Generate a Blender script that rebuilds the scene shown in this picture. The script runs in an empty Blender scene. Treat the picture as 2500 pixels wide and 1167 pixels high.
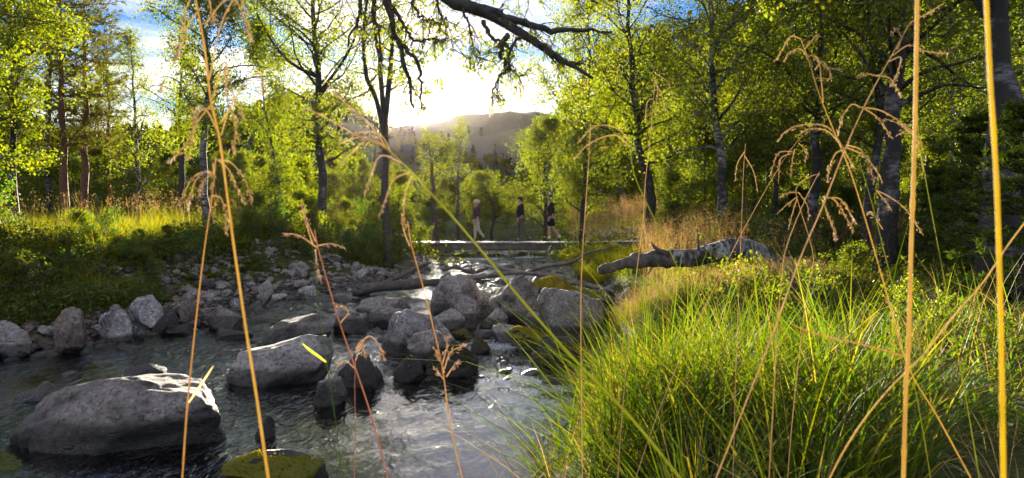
import bpy, math, random
import numpy as np
from mathutils import Vector, Matrix

# ------------------------------------------------------------------ camera
F = 1629.0                      # focal length in pixels of the 2500 px wide photograph
HORIZON = 530.0
CAM = np.array([0.0, 0.0, 1.6])
PITCH = math.atan((583.5 - HORIZON) / F)
scene = bpy.context.scene
cam_data = bpy.data.cameras.new("camera")
cam = bpy.data.objects.new("camera", cam_data)
scene.collection.objects.link(cam)
cam.location = CAM
cam.rotation_euler = (math.pi / 2 - PITCH, 0, 0)
cam_data.sensor_width = 36.0
cam_data.lens = 36.0 * F / 2500.0
cam_data.clip_start = 0.05
cam_data.clip_end = 6000
cam_data.dof.use_dof = True
cam_data.dof.focus_distance = 7.0
cam_data.dof.aperture_fstop = 9.5
scene.camera = cam

# ------------------------------------------------------------------ light
SUN_PX = (1008, 286)
SKY_STRENGTH = 0.145
SUN_STRENGTH = 3.7
EXPOSURE = 2.95
HAZE = 0.000024
HAZE_G = 0.82


def ray(px, py):
    cp, sp = math.cos(PITCH), math.sin(PITCH)
    a, b = (px - 1250) / F, (583.5 - py) / F
    return np.array([a, cp + b * sp, -sp + b * cp])


def P(px, py, Y):
    d = ray(px, py)
    return CAM + d * (Y / d[1])


def G(px, py, z):
    d = ray(px, py)
    return CAM + d * ((z - CAM[2]) / d[2])


sd = ray(*SUN_PX)
sd = sd / np.linalg.norm(sd)
SUN_EL = math.asin(sd[2])
SUN_AZ = math.atan2(sd[0], sd[1])       # from +Y towards +X
sun_data = bpy.data.lights.new("sun", "SUN")
sun_data.energy = SUN_STRENGTH
sun_data.angle = math.radians(0.6)
sun_data.color = (1.0, 0.91, 0.74)
sun = bpy.data.objects.new("sun", sun_data)
scene.collection.objects.link(sun)
sun.rotation_euler = Vector(sd).to_track_quat('Z', 'Y').to_euler()

world = bpy.data.worlds.new("World")
scene.world = world
world.use_nodes = True
wn, wl = world.node_tree.nodes, world.node_tree.links
wn.clear()


def wnode(t, **kw):
    n = wn.new(t)
    for k, v in kw.items():
        setattr(n, k, v)
    return n


def wmath(op, a, b=None, c=None, clamp=False):
    n = wnode('ShaderNodeMath', operation=op, use_clamp=clamp)
    for i, v in enumerate((a, b, c)):
        if v is None:
            continue
        if isinstance(v, (int, float)):
            n.inputs[i].default_value = v
        else:
            wl.new(v, n.inputs[i])
    return n.outputs[0]


sky = wnode('ShaderNodeTexSky', sky_type='NISHITA', sun_disc=False)
sky.sun_elevation = SUN_EL
sky.sun_rotation = SUN_AZ
sky.air_density = 1.0
sky.dust_density = 0.2
sky.ozone_density = 1.6
geo = wnode('ShaderNodeNewGeometry')
coord = wnode('ShaderNodeTexCoord')
dirn = wnode('ShaderNodeVectorMath', operation='NORMALIZE')
wl.new(coord.outputs['Generated'], dirn.inputs[0])
dotn = wnode('ShaderNodeVectorMath', operation='DOT_PRODUCT')
wl.new(dirn.outputs[0], dotn.inputs[0])
dotn.inputs[1].default_value = tuple(sd)
ang = wmath('ARCCOSINE', wmath('MINIMUM', dotn.outputs['Value'], 0.9999999))      # angle from the sun
# the sun's own disc and the bright air round it
disc = wmath('MULTIPLY', wmath('LESS_THAN', ang, 0.006), 60.0)
aur1 = wmath('MULTIPLY', wmath('EXPONENT', wmath('MULTIPLY', ang, -50.0)), 14.0)
aur2 = wmath('MULTIPLY', wmath('EXPONENT', wmath('MULTIPLY', ang, -9.0)), 0.35)
glow = wmath('ADD', wmath('ADD', disc, aur1), aur2)
gcol = wnode('ShaderNodeVectorMath', operation='SCALE')
gcol.inputs[0].default_value = (1.0, 0.80, 0.52)
wl.new(glow, gcol.inputs['Scale'])
# clouds on a plane overhead, cover carried on above the view as added fill light
sep = wnode('ShaderNodeSeparateXYZ')
wl.new(dirn.outputs[0], sep.inputs[0])
zc = wmath('ADD', wmath('MAXIMUM', sep.outputs[2], 0.0), 0.06)
cx = wmath('DIVIDE', sep.outputs[0], zc)
cy = wmath('DIVIDE', sep.outputs[1], zc)
comb = wnode('ShaderNodeCombineXYZ')
wl.new(cx, comb.inputs[0]); wl.new(wmath('MULTIPLY', cy, 1.15), comb.inputs[1])
noi = wnode('ShaderNodeTexNoise')
noi.inputs['Scale'].default_value = 0.62
noi.inputs['Detail'].default_value = 7
noi.inputs['Roughness'].default_value = 0.55
noi.inputs['Distortion'].default_value = 0.5
wl.new(comb.outputs[0], noi.inputs['Vector'])
thick = wmath('MULTIPLY', wmath('SUBTRACT', noi.outputs['Fac'], 0.445), 4.2, clamp=True)
near_h = wmath('MULTIPLY', wmath('EXPONENT', wmath('MULTIPLY', wmath('MAXIMUM', sep.outputs[2], 0.0), -0.2)), 1.15, clamp=True)
cov = wmath('MULTIPLY', wmath('MULTIPLY', thick, near_h), 0.85, clamp=True)
# clouds brightened almost evenly for fill, a touch more towards the sun
cl = wmath('ADD', wmath('MULTIPLY', wmath('EXPONENT', wmath('MULTIPLY', ang, -4.0)), 0.1), 2.5)
ccol = wnode('ShaderNodeVectorMath', operation='SCALE')
ccol.inputs[0].default_value = (1.0, 0.94, 0.87)
wl.new(cl, ccol.inputs['Scale'])
blue = wnode('ShaderNodeMix', data_type='RGBA', blend_type='MULTIPLY')
blue.inputs['Factor'].default_value = 1.0
wl.new(sky.outputs[0], blue.inputs['A'])
blue.inputs['B'].default_value = (0.025, 0.088, 0.185, 1)
mixc = wnode('ShaderNodeMix', data_type='RGBA')
wl.new(cov, mixc.inputs['Factor'])
wl.new(blue.outputs['Result'], mixc.inputs['A'])
wl.new(ccol.outputs[0], mixc.inputs['B'])
warm = wnode('ShaderNodeMix', data_type='RGBA', blend_type='MULTIPLY')
wl.new(wmath('EXPONENT', wmath('MULTIPLY', ang, -5.0)), warm.inputs['Factor'])
wl.new(mixc.outputs['Result'], warm.inputs['A'])
warm.inputs['B'].default_value = (0.66, 0.42, 0.22, 1)
addg = wnode('ShaderNodeVectorMath', operation='ADD')
wl.new(warm.outputs['Result'], addg.inputs[0]); wl.new(gcol.outputs[0], addg.inputs[1])
bg = wnode('ShaderNodeBackground')
bg.inputs['Strength'].default_value = SKY_STRENGTH
wl.new(addg.outputs[0], bg.inputs['Color'])
wo = wnode('ShaderNodeOutputWorld')
wl.new(bg.outputs[0], wo.inputs['Surface'])

scene.view_settings.view_transform = 'Standard'
scene.view_settings.look = 'None'
scene.view_settings.gamma = 1
scene.view_settings.exposure = EXPOSURE
scene.view_settings.use_curve_mapping = False
scene.render.engine = 'CYCLES'
cy_ = scene.cycles
cy_.use_denoising = True
cy_.denoising_prefilter = 'ACCURATE'
cy_.max_bounces = 7
cy_.diffuse_bounces = 3
cy_.glossy_bounces = 3
cy_.transmission_bounces = 4
cy_.transparent_max_bounces = 12
cy_.volume_bounces = 0
cy_.sample_clamp_indirect = 6
cy_.sample_clamp_direct = 30
cy_.caustics_reflective = False
cy_.caustics_refractive = False

# ------------------------------------------------------------------ numpy noise
_rs = np.random.RandomState(7)
_TBL = _rs.rand(65536)


def _h(ix, iy, iz, s):
    return _TBL[((ix * 73856093) ^ (iy * 19349663) ^ (iz * 83492791) ^ (s * 2654435)) & 0xffff]


def vnoise(p, s=0):
    p = np.asarray(p, float)
    i = np.floor(p).astype(np.int64)
    f = p - i
    f = f * f * (3 - 2 * f)
    x, y, z = i[:, 0], i[:, 1], i[:, 2]
    fx, fy, fz = f[:, 0], f[:, 1], f[:, 2]
    r = 0
    for dx in (0, 1):
        for dy in (0, 1):
            for dz in (0, 1):
                w = (fx if dx else 1 - fx) * (fy if dy else 1 - fy) * (fz if dz else 1 - fz)
                r = r + w * _h(x + dx, y + dy, z + dz, s)
    return r * 2 - 1


def fbm(p, o=4, s=0, gain=0.5):
    a, r, p = 1.0, 0, np.asarray(p, float)
    for k in range(o):
        r = r + a * vnoise(p * 2 ** k + 13.7 * k, s + k)
        a *= gain
    return r


def fbm2(x, y, o=4, s=0, gain=0.5):
    sh = np.shape(x)
    p = np.stack([np.ravel(x), np.ravel(y), np.zeros(np.size(x))], 1)
    return fbm(p, o, s, gain).reshape(sh)


def sstep(a, b, x):
    t = np.clip((x - a) / (b - a), 0, 1)
    return t * t * (3 - 2 * t)


# ------------------------------------------------------------------ mesh helpers
def make_mesh(name, V, faces, mats=(), smooth=True, mat_idx=None):
    """faces: list of int arrays (n,3) or (n,4)"""
    me = bpy.data.meshes.new(name)
    V = np.asarray(V, np.float32)
    me.vertices.add(len(V))
    me.vertices.foreach_set('co', V.ravel())
    faces = [np.asarray(f, np.int32) for f in faces if len(f)]
    li = np.concatenate([f.ravel() for f in faces])
    tot = np.concatenate([np.full(len(f), f.shape[1], np.int32) for f in faces])
    start = np.concatenate([[0], np.cumsum(tot)[:-1]]).astype(np.int32)
    me.loops.add(len(li))
    me.loops.foreach_set('vertex_index', li)
    me.polygons.add(len(tot))
    me.polygons.foreach_set('loop_start', start)
    if mat_idx is not None:
        me.polygons.foreach_set('material_index', np.asarray(mat_idx, np.int32))
    me.polygons.foreach_set('use_smooth', np.full(len(tot), smooth, bool))
    me.update(calc_edges=True)
    for m in mats:
        me.materials.append(m)
    return me


def link(name, me, parent=None, loc=None):
    o = bpy.data.objects.new(name, me)
    scene.collection.objects.link(o)
    if parent is not None:
        o.parent = parent
    if loc is not None:
        o.location = loc
    return o


def tag(o, label=None, cat=None, group=None, kind=None):
    if label: o['label'] = label
    if cat: o['category'] = cat
    if group: o['group'] = group
    if kind: o['kind'] = kind
    return o


def empty(name, loc, label=None, cat=None, group=None):
    o = bpy.data.objects.new(name, None)
    scene.collection.objects.link(o)
    o.location = tuple(loc)
    o.empty_display_size = 0.1
    return tag(o, label, cat, group)


def children(o):
    return KIDS.get(o.name, [])


KIDS = {}


def part(name, me, parent):
    o = link(name, me, parent)
    KIDS.setdefault(parent.name, []).append(o)
    return o


def copy_thing(o, loc, rz=0.0, sc=1.0, label=None, group=None):
    r = o.copy(); scene.collection.objects.link(r)
    r.location = tuple(loc); r.rotation_euler = (0, 0, rz)
    r.scale = (sc, sc, sc) if np.isscalar(sc) else sc
    if label: r['label'] = label
    if group: r['group'] = group
    for c in children(o):
        k = c.copy(); scene.collection.objects.link(k); k.parent = r
        for g in children(c):
            q = g.copy(); scene.collection.objects.link(q); q.parent = k
    return r


class Acc:
    def __init__(self):
        self.V, self.Q, self.T, self.n = [], [], [], 0

    def add(self, V, Q=None, T=None):
        V = np.asarray(V, float)
        if Q is not None and len(Q): self.Q.append(np.asarray(Q) + self.n)
        if T is not None and len(T): self.T.append(np.asarray(T) + self.n)
        self.V.append(V); self.n += len(V)

    def mesh(self, name, mat, smooth=True, off=None):
        V = np.concatenate(self.V)
        if off is not None: V = V - np.asarray(off)
        fs = []
        if self.Q: fs.append(np.concatenate(self.Q))
        if self.T: fs.append(np.concatenate(self.T))
        return make_mesh(name, V, fs, [mat] if mat else [], smooth)


def resample(pts, n):
    pts = np.asarray(pts, float)
    # Catmull-Rom through the points
    if len(pts) > 2:
        q = np.vstack([2 * pts[0] - pts[1], pts, 2 * pts[-1] - pts[-2]])
        out = []
        m = 6
        for i in range(1, len(q) - 2):
            t = np.linspace(0, 1, m, endpoint=False)[:, None]
            p0, p1, p2, p3 = q[i - 1], q[i], q[i + 1], q[i + 2]
            out.append(0.5 * (2 * p1 + (p2 - p0) * t + (2 * p0 - 5 * p1 + 4 * p2 - p3) * t ** 2 + (3 * p1 - p0 - 3 * p2 + p3) * t ** 3))
        out.append(q[-2][None])
        pts = np.vstack(out)
    d = np.r_[0, np.cumsum(np.linalg.norm(np.diff(pts, axis=0), axis=1))]
    u = np.linspace(0, d[-1], n)
    return np.stack([np.interp(u, d, pts[:, k]) for k in range(pts.shape[1])], 1)


def tube(path, rad, sides=6, cap=True, flat=1.0, bump=0.0, seed=0):
    path = np.asarray(path, float); n = len(path)
    rad = np.broadcast_to(np.asarray(rad, float), (n,))
    t = np.gradient(path, axis=0)
    t /= np.linalg.norm(t, axis=1)[:, None] + 1e-9
    up = np.array([0.0, 1.0, 0.0]) if abs(t[:, 2]).mean() > 0.6 else np.array([0.0, 0.0, 1.0])
    a = np.cross(t, up); a /= np.linalg.norm(a, axis=1)[:, None] + 1e-9
    b = np.cross(t, a)
    th = np.linspace(0, 2 * math.pi, sides, endpoint=False)
    V = path[:, None, :] + rad[:, None, None] * (np.cos(th)[None, :, None] * a[:, None, :] + flat * np.sin(th)[None, :, None] * b[:, None, :])
    V = V.reshape(-1, 3)
    if bump:
        c = np.repeat(path, sides, 0); dv = V - c
        r0 = np.repeat(rad, sides)[:, None]
        nz = fbm(np.c_[V / (r0.mean() * 1.6)] + seed * 7.1, 3, seed)
        V = c + dv * (1 + bump * nz[:, None])
    i = np.arange(n - 1)[:, None] * sides; j = np.arange(sides)[None, :]; k = (j + 1) % sides
    Q = np.stack([i + j, i + k, i + sides + k, i + sides + j], 2).reshape(-1, 4)
    T = []
    if cap:
        V = np.vstack([V, path[0], path[-1]])
        j = np.arange(sides); k = (j + 1) % sides
        T = np.vstack([np.stack([k, j, np.full(sides, n * sides)], 1),
                       np.stack([(n - 1) * sides + j, (n - 1) * sides + k, np.full(sides, n * sides + 1)], 1)])
    return V, Q, T


def box(x0, x1, y0, y1, z0, z1):
    V = np.array([(x, y, z) for x in (x0, x1) for y in (y0, y1) for z in (z0, z1)], float)
    Q = np.array([(0, 1, 3, 2), (4, 6, 7, 5), (0, 4, 5, 1), (2, 3, 7, 6), (0, 2, 6, 4), (1, 5, 7, 3)])
    return V, Q


def rand_unit(n, rs):
    v = rs.normal(size=(n, 3))
    return v / np.linalg.norm(v, axis=1)[:, None]


def leaf_quads(C, size, rs, aspect=0.7, normal_up=0.0, axis=None, jitter=0.35):
    """diamond shaped leaves, one quad each"""
    n = len(C)
    d = rand_unit(n, rs)
    if axis is not None:
        d = d * jitter + axis
        d /= np.linalg.norm(d, axis=1)[:, None]
    w = rand_unit(n, rs)
    if normal_up:
        w = np.cross(d, rand_unit(n, rs) * (1 - normal_up) + np.array([0, 0, normal_up]))
    else:
        w = np.cross(d, w)
    w /= np.linalg.norm(w, axis=1)[:, None] + 1e-9
    s = size * rs.uniform(0.45, 1.45, n)[:, None]
    nrm = np.cross(d, w)
    V = np.stack([C - d * s * .5, C + w * s * aspect * .5 + d * s * -.08 + nrm * s * .1, C + d * s * .5, C - w * s * aspect * .5 + d * s * -.08 + nrm * s * .1], 1).reshape(-1, 3)
    Q = np.arange(4 * n).reshape(n, 4)
    return V, Q


# ------------------------------------------------------------------ materials
def material(name):
    m = bpy.data.materials.new(name)
    m.use_nodes = True
    nt = m.node_tree
    nt.nodes.clear()
    out = nt.nodes.new('ShaderNodeOutputMaterial')
    return m, nt, out


class NB:
    def __init__(s, nt): s.nt = nt

    def n(s, t, ins=None, **kw):
        nd = s.nt.nodes.new(t)
        for k, v in kw.items(): setattr(nd, k, v)
        for k, v in (ins or {}).items():
            if isinstance(v, bpy.types.NodeSocket): s.nt.links.new(v, nd.inputs[k])
            else:
                nd.inputs[k].default_value = v
        return nd

    def math(s, op, a, b=0.0, clamp=False):
        return s.n('ShaderNodeMath', {0: a, 1: b}, operation=op, use_clamp=clamp).outputs[0]

    def mix(s, f, a, b, blend='MIX'):
        return s.n('ShaderNodeMix', {'Factor': f, 'A': a, 'B': b}, data_type='RGBA', blend_type=blend).outputs['Result']

    def ramp(s, f, stops):
        r = s.n('ShaderNodeValToRGB', {'Fac': f})
        e = r.color_ramp.elements
        while len(e) > 1: e.remove(e[-1])
        e[0].position = stops[0][0]; e[0].color = (*stops[0][1], 1)
        for p, c in stops[1:]:
            q = e.new(p); q.color = (*c, 1)
        return r.outputs[0]

    def noise(s, vec, scale, detail=4, rough=0.55, dist=0.0):
        return s.n('ShaderNodeTexNoise', {'Vector': vec, 'Scale': scale, 'Detail': detail, 'Roughness': rough, 'Distortion': dist}).outputs['Fac']


def c4(c): return (*c, 1)


def leaf_material(name, cols, trans=0.55, tint=(1.25, 1.1, 0.5), gloss=0.05, rough=0.42):
    m, nt, out = material(name); b = NB(nt)
    g = b.n('ShaderNodeNewGeometry')
    oi = b.n('ShaderNodeObjectInfo')
    r = b.math('FRACT', b.math('ADD', g.outputs['Random Per Island'], b.math('MULTIPLY', oi.outputs['Random'], 0.15)))
    n = len(cols)
    col = b.ramp(r, [(i / (n - 1), c) for i, c in enumerate(cols)])
    tcol = b.mix(1.0, col, c4(tint), 'MULTIPLY')
    d = b.n('ShaderNodeBsdfDiffuse', {'Color': col})
    t = b.n('ShaderNodeBsdfTranslucent', {'Color': tcol})
    mx = b.n('ShaderNodeMixShader', {0: trans, 1: d.outputs[0], 2: t.outputs[0]})
    gl = b.n('ShaderNodeBsdfGlossy', {'Color': (0.9, 0.9, 0.9, 1), 'Roughness': rough})
    mg = b.n('ShaderNodeMixShader', {0: gloss, 1: mx.outputs[0], 2: gl.outputs[0]})
    nt.links.new(mg.outputs[0], out.inputs[0])
    return m


def simple_material(name, col, rough=0.8, var=0.3, scale=8.0, bump=0.0, bscale=30.0, spec=0.3, coord='Object'):
    m, nt, out = material(name); b = NB(nt)
    tc = b.n('ShaderNodeTexCoord')
    nz = b.noise(tc.outputs[coord], scale, 5)
    c = b.ramp(nz, [(0.25, tuple(x * (1 - var) for x in col)), (0.75, tuple(min(1, x * (1 + var)) for x in col))])
    p = b.n('ShaderNodeBsdfPrincipled', {'Base Color': c, 'Roughness': rough, 'Specular IOR Level': spec})
    if bump:
        h = b.noise(tc.outputs[coord], bscale, 6, 0.65)
        bp = b.n('ShaderNodeBump', {'Height': h, 'Strength': 0.8, 'Distance': bump})
        nt.links.new(bp.outputs[0], p.inputs['Normal'])
    nt.links.new(p.outputs[0], out.inputs[0])
    return m


def thin_material(name, col, trans=0.4, var=0.2, tcol=None, gloss=0.025):
    """straw and stems that let some light through"""
    m, nt, out = material(name); b = NB(nt)
    tc = b.n('ShaderNodeTexCoord')
    nz = b.noise(tc.outputs['Object'], 25, 3)
    c = b.ramp(nz, [(0.3, tuple(x * (1 - var) for x in col)), (0.7, tuple(min(1, x * (1 + var)) for x in col))])
    d = b.n('ShaderNodeBsdfDiffuse', {'Color': c})
    t = b.n('ShaderNodeBsdfTranslucent', {'Color': c4(tcol or col)})
    mx = b.n('ShaderNodeMixShader', {0: trans, 1: d.outputs[0], 2: t.outputs[0]})
    gl = b.n('ShaderNodeBsdfGlossy', {'Color': (1, 1, 1, 1), 'Roughness': 0.5})
    mg = b.n('ShaderNodeMixShader', {0: gloss, 1: mx.outputs[0], 2: gl.outputs[0]})
    nt.links.new(mg.outputs[0], out.inputs[0])
    return m


def rock_material(name, base=(0.24, 0.235, 0.24), dark=(0.06, 0.06, 0.065), pale=(0.5, 0.5, 0.5), wet=0.09, veins=0.5, warm=0.0):
    m, nt, out = material(name); b = NB(nt)
    tc = b.n('ShaderNodeTexCoord'); g = b.n('ShaderNodeNewGeometry')
    oi = b.n('ShaderNodeObjectInfo')
    vec = b.n('ShaderNodeVectorMath', {0: g.outputs['Position'], 1: oi.outputs['Location']}, operation='ADD').outputs[0]
    n1 = b.noise(vec, 2.6, 8, 0.66, 0.05)
    n2 = b.noise(vec, 26, 7, 0.75)
    n3 = b.noise(vec, 70, 3, 0.7)
    col = b.ramp(n1, [(0.36, dark), (0.48, base), (0.60, tuple(min(1, x * 1.25) for x in base)), (0.78, pale)])
    spk = b.ramp(n2, [(0.38, (0.18, 0.18, 0.18)), (0.50, (0.9, 0.9, 0.9)), (0.66, (1.0, 1.0, 1.0))])
    col = b.mix(0.85, col, spk, 'MULTIPLY')
    # pale lichen freckles
    vo = b.n('ShaderNodeTexVoronoi', {'Vector': vec, 'Scale': 22.0, 'Randomness': 1.0})
    lic = b.math('MULTIPLY', b.math('LESS_THAN', vo.outputs['Distance'], b.math('MULTIPLY', n2, 0.62)), b.math('GREATER_THAN', n1, 0.5))
    col = b.mix(b.math('MULTIPLY', lic, 0.42), col, c4(pale))
    # cracks and joints
    vc = b.n('ShaderNodeTexVoronoi', {'Vector': b.mix(0.4, vec, b.n('ShaderNodeTexNoise', {'Vector': vec, 'Scale': 3.0, 'Detail': 4.0}).outputs['Color']), 'Scale': 3.4}, feature='DISTANCE_TO_EDGE')
    crk = b.math('MULTIPLY', b.math('SUBTRACT', 1.0, b.math('MULTIPLY', vc.outputs['Distance'], 38.0, clamp=True), clamp=True), b.math('GREATER_THAN', b.noise(vec, 2.0, 3), 0.5))
    col = b.mix(b.math('MULTIPLY', crk, 0.35), col, (0.03, 0.027, 0.025, 1))
    # veins of the gneiss
    wv = b.n('ShaderNodeTexWave', {'Vector': vec, 'Scale': 2.2, 'Distortion': 16.0, 'Detail': 5.0, 'Detail Scale': 1.6})
    vn = b.math('MULTIPLY', b.math('MULTIPLY', b.math('GREATER_THAN', wv.outputs['Fac'], 0.93), b.math('GREATER_THAN', b.noise(vec, 3.3, 3), 0.53)), veins)
    col = b.mix(vn, col, c4(pale))
    # wet band along the waterline: its own ragged shape
    sp = b.n('ShaderNodeSeparateXYZ', {0: g.outputs['Position']})
    wl_ = b.math('ADD', b.math('MULTIPLY', n1, 0.12), wet - 0.05)
    wetf = b.math('MULTIPLY', b.math('SUBTRACT', b.math('ADD', wl_, 0.02), sp.outputs[2]), 25.0, clamp=True)
    col = b.mix(b.math('MULTIPLY', wetf, 0.72), col, (0.025, 0.023, 0.02, 1))
    rough = b.math('SUBTRACT', 0.82, b.math('MULTIPLY', wetf, 0.42))
    hh = b.math('SUBTRACT', b.math('ADD', b.math('MULTIPLY', n2, 0.8), b.math('MULTIPLY', n3, 0.25)), b.math('MULTIPLY', crk, 0.3))
    bp = b.n('ShaderNodeBump', {'Height': hh, 'Strength': 1.0, 'Distance': 0.035})
    p = b.n('ShaderNodeBsdfPrincipled', {'Base Color': col, 'Roughness': rough, 'Specular IOR Level': 0.4, 'Normal': bp.outputs[0]})
    nt.links.new(p.outputs[0], out.inputs[0])
    return m


M = {}
M['birch_leaf'] = leaf_material('birch_leaf', [(0.065, 0.095, 0.008), (0.11, 0.14, 0.008), (0.15, 0.155, 0.008), (0.085, 0.12, 0.009), (0.19, 0.15, 0.010)], 0.6, (1.75, 1.80, 0.34), 0.03)
M['green_leaf'] = leaf_material('green_leaf', [(0.055, 0.095, 0.010), (0.09, 0.15, 0.012), (0.075, 0.13, 0.012), (0.12, 0.155, 0.012)], 0.5, (1.7, 1.8, 0.35), 0.03)
M['dark_leaf'] = leaf_material('dark_leaf', [(0.04, 0.065, 0.009), (0.08, 0.115, 0.012), (0.065, 0.10, 0.011), (0.14, 0.15, 0.014)], 0.45, (1.6, 1.5, 0.4), 0.03)
M['herb_leaf'] = leaf_material('herb_leaf', [(0.06, 0.09, 0.007), (0.125, 0.145, 0.008), (0.09, 0.12, 0.008), (0.17, 0.155, 0.010), (0.19, 0.11, 0.015)], 0.5, (1.7, 1.8, 0.3), 0.03)
M['pine_needle'] = leaf_material('pine_needle', [(0.045, 0.065, 0.008), (0.09, 0.10, 0.009), (0.13, 0.115, 0.010)], 0.45, (1.8, 1.6, 0.4), 0.03)
M['spruce_needle'] = leaf_material('spruce_needle', [(0.03, 0.06, 0.007), (0.07, 0.11, 0.008), (0.12, 0.15, 0.008)], 0.45, (1.9, 1.8, 0.3), 0.03)
M['grass'] = leaf_material('grass', [(0.04, 0.08, 0.006), (0.09, 0.14, 0.008), (0.07, 0.13, 0.008), (0.14, 0.16, 0.010), (0.035, 0.075, 0.007), (0.28, 0.21, 0.08), (0.06, 0.11, 0.008), (0.16, 0.15, 0.02)], 0.55, (1.9, 1.9, 0.25), 0.02, 0.5)
M['meadow'] = leaf_material('meadow', [(0.12, 0.16, 0.008), (0.18, 0.20, 0.009), (0.23, 0.21, 0.010), (0.11, 0.16, 0.008)], 0.5, (2.0, 1.7, 0.25), 0.03)
M['dry_grass'] = leaf_material('dry_grass', [(0.34, 0.23, 0.09), (0.46, 0.32, 0.13), (0.38, 0.24, 0.10), (0.24, 0.16, 0.07)], 0.45, (1.2, 1.05, 0.7), 0.03)
M['fern_leaf'] = leaf_material('fern_leaf', [(0.06, 0.11, 0.008), (0.11, 0.145, 0.010), (0.17, 0.15, 0.010)], 0.5, (1.9, 1.7, 0.35), 0.03)
M['far_leaf'] = leaf_material('far_leaf', [(0.05, 0.07, 0.010), (0.09, 0.10, 0.011), (0.12, 0.11, 0.012)], 0.4, (1.7, 1.5, 0.4), 0.0)
M['far_spruce'] = leaf_material('far_spruce', [(0.018, 0.032, 0.010), (0.038, 0.05, 0.012)], 0.25, (1.3, 1.3, 0.6), 0.0)
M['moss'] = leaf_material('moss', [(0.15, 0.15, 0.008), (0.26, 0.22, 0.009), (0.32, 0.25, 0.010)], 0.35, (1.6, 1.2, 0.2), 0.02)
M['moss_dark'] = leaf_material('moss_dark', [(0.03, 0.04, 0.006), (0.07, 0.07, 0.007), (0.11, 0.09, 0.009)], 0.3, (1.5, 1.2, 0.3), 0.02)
M['rock'] = rock_material('rock', (0.40, 0.355, 0.32), (0.13, 0.115, 0.11), (0.58, 0.55, 0.52), 0.13, 0.0)
M['rock_dark'] = rock_material('rock_dark', (0.31, 0.265, 0.235), (0.09, 0.075, 0.07), (0.58, 0.53, 0.50), 0.19, 0.0)
M['rock_veined'] = rock_material('rock_veined', (0.28, 0.25, 0.24), (0.08, 0.07, 0.065), (0.62, 0.58, 0.56), 0.13, 0.8)
M['rock_big'] = rock_material('rock_big', (0.25, 0.215, 0.19), (0.06, 0.052, 0.05), (0.46, 0.43, 0.41), 0.2, 0.0)
M['rock_wet'] = rock_material('rock_wet', (0.09, 0.072, 0.066), (0.025, 0.021, 0.02), (0.22, 0.19, 0.17), 0.35, 0.0)
M['rock_pale'] = rock_material('rock_pale', (0.36, 0.33, 0.315), (0.08, 0.07, 0.07), (0.72, 0.71, 0.72), 0.06, 0.7)
M['rock_brown'] = rock_material('rock_brown', (0.24, 0.18, 0.14), (0.07, 0.055, 0.045), (0.42, 0.38, 0.34), 0.08, 0.3)
M['bark_dark'] = simple_material('bark_dark', (0.075, 0.062, 0.055), 0.9, 0.5, 9, 0.03, 28)
M['twig'] = simple_material('twig', (0.085, 0.062, 0.055), 0.85, 0.4, 12)
M['pine_bark'] = simple_material('pine_bark', (0.20, 0.10, 0.06), 0.9, 0.45, 7, 0.03, 20)
M['driftwood'] = simple_material('driftwood', (0.22, 0.18, 0.155), 0.8, 0.5, 6, 0.02, 30)
M['deadwood'] = simple_material('deadwood', (0.12, 0.10, 0.085), 0.9, 0.6, 9, 0.04, 26)
M['plank_wood'] = simple_material('plank_wood', (0.52, 0.47, 0.42), 0.6, 0.25, 5, 0.006, 60)
M['beam_wood'] = simple_material('beam_wood', (0.20, 0.165, 0.13), 0.85, 0.4, 4, 0.01, 40)


def birch_bark(name, white=(0.42, 0.39, 0.37), amount=0.5, scl=(6, 6, 22)):
    m, nt, out = material(name); b = NB(nt)
    g = b.n('ShaderNodeNewGeometry')
    mp = b.n('ShaderNodeMapping', {'Vector': g.outputs['Position'], 'Scale': scl})
    n1 = b.noise(mp.outputs[0], 1.0, 5, 0.65)
    n2 = b.noise(g.outputs['Position'], 2.6, 5, 0.6)
    c = b.ramp(n1, [(0.40, (0.035, 0.03, 0.028)), (0.50, tuple(x * .6 for x in white)), (0.60, white)])
    c = b.mix(b.ramp(n2, [(amount - .08, (0, 0, 0)), (amount + .08, (1, 1, 1))]), c, (0.05, 0.043, 0.038, 1))
    bp = b.n('ShaderNodeBump', {'Height': b.noise(g.outputs['Position'], 24, 6, 0.7), 'Strength': 0.9, 'Distance': 0.03})
    p = b.n('ShaderNodeBsdfPrincipled', {'Base Color': c, 'Roughness': 0.75, 'Specular IOR Level': 0.25, 'Normal': bp.outputs[0]})
    nt.links.new(p.outputs[0], out.inputs[0])
    return m


M['birch_bark'] = birch_bark('birch_bark', (0.42, 0.39, 0.37), 0.52)
M['birch_bark_dark'] = birch_bark('birch_bark_dark', (0.34, 0.31, 0.30), 0.40)


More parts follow.
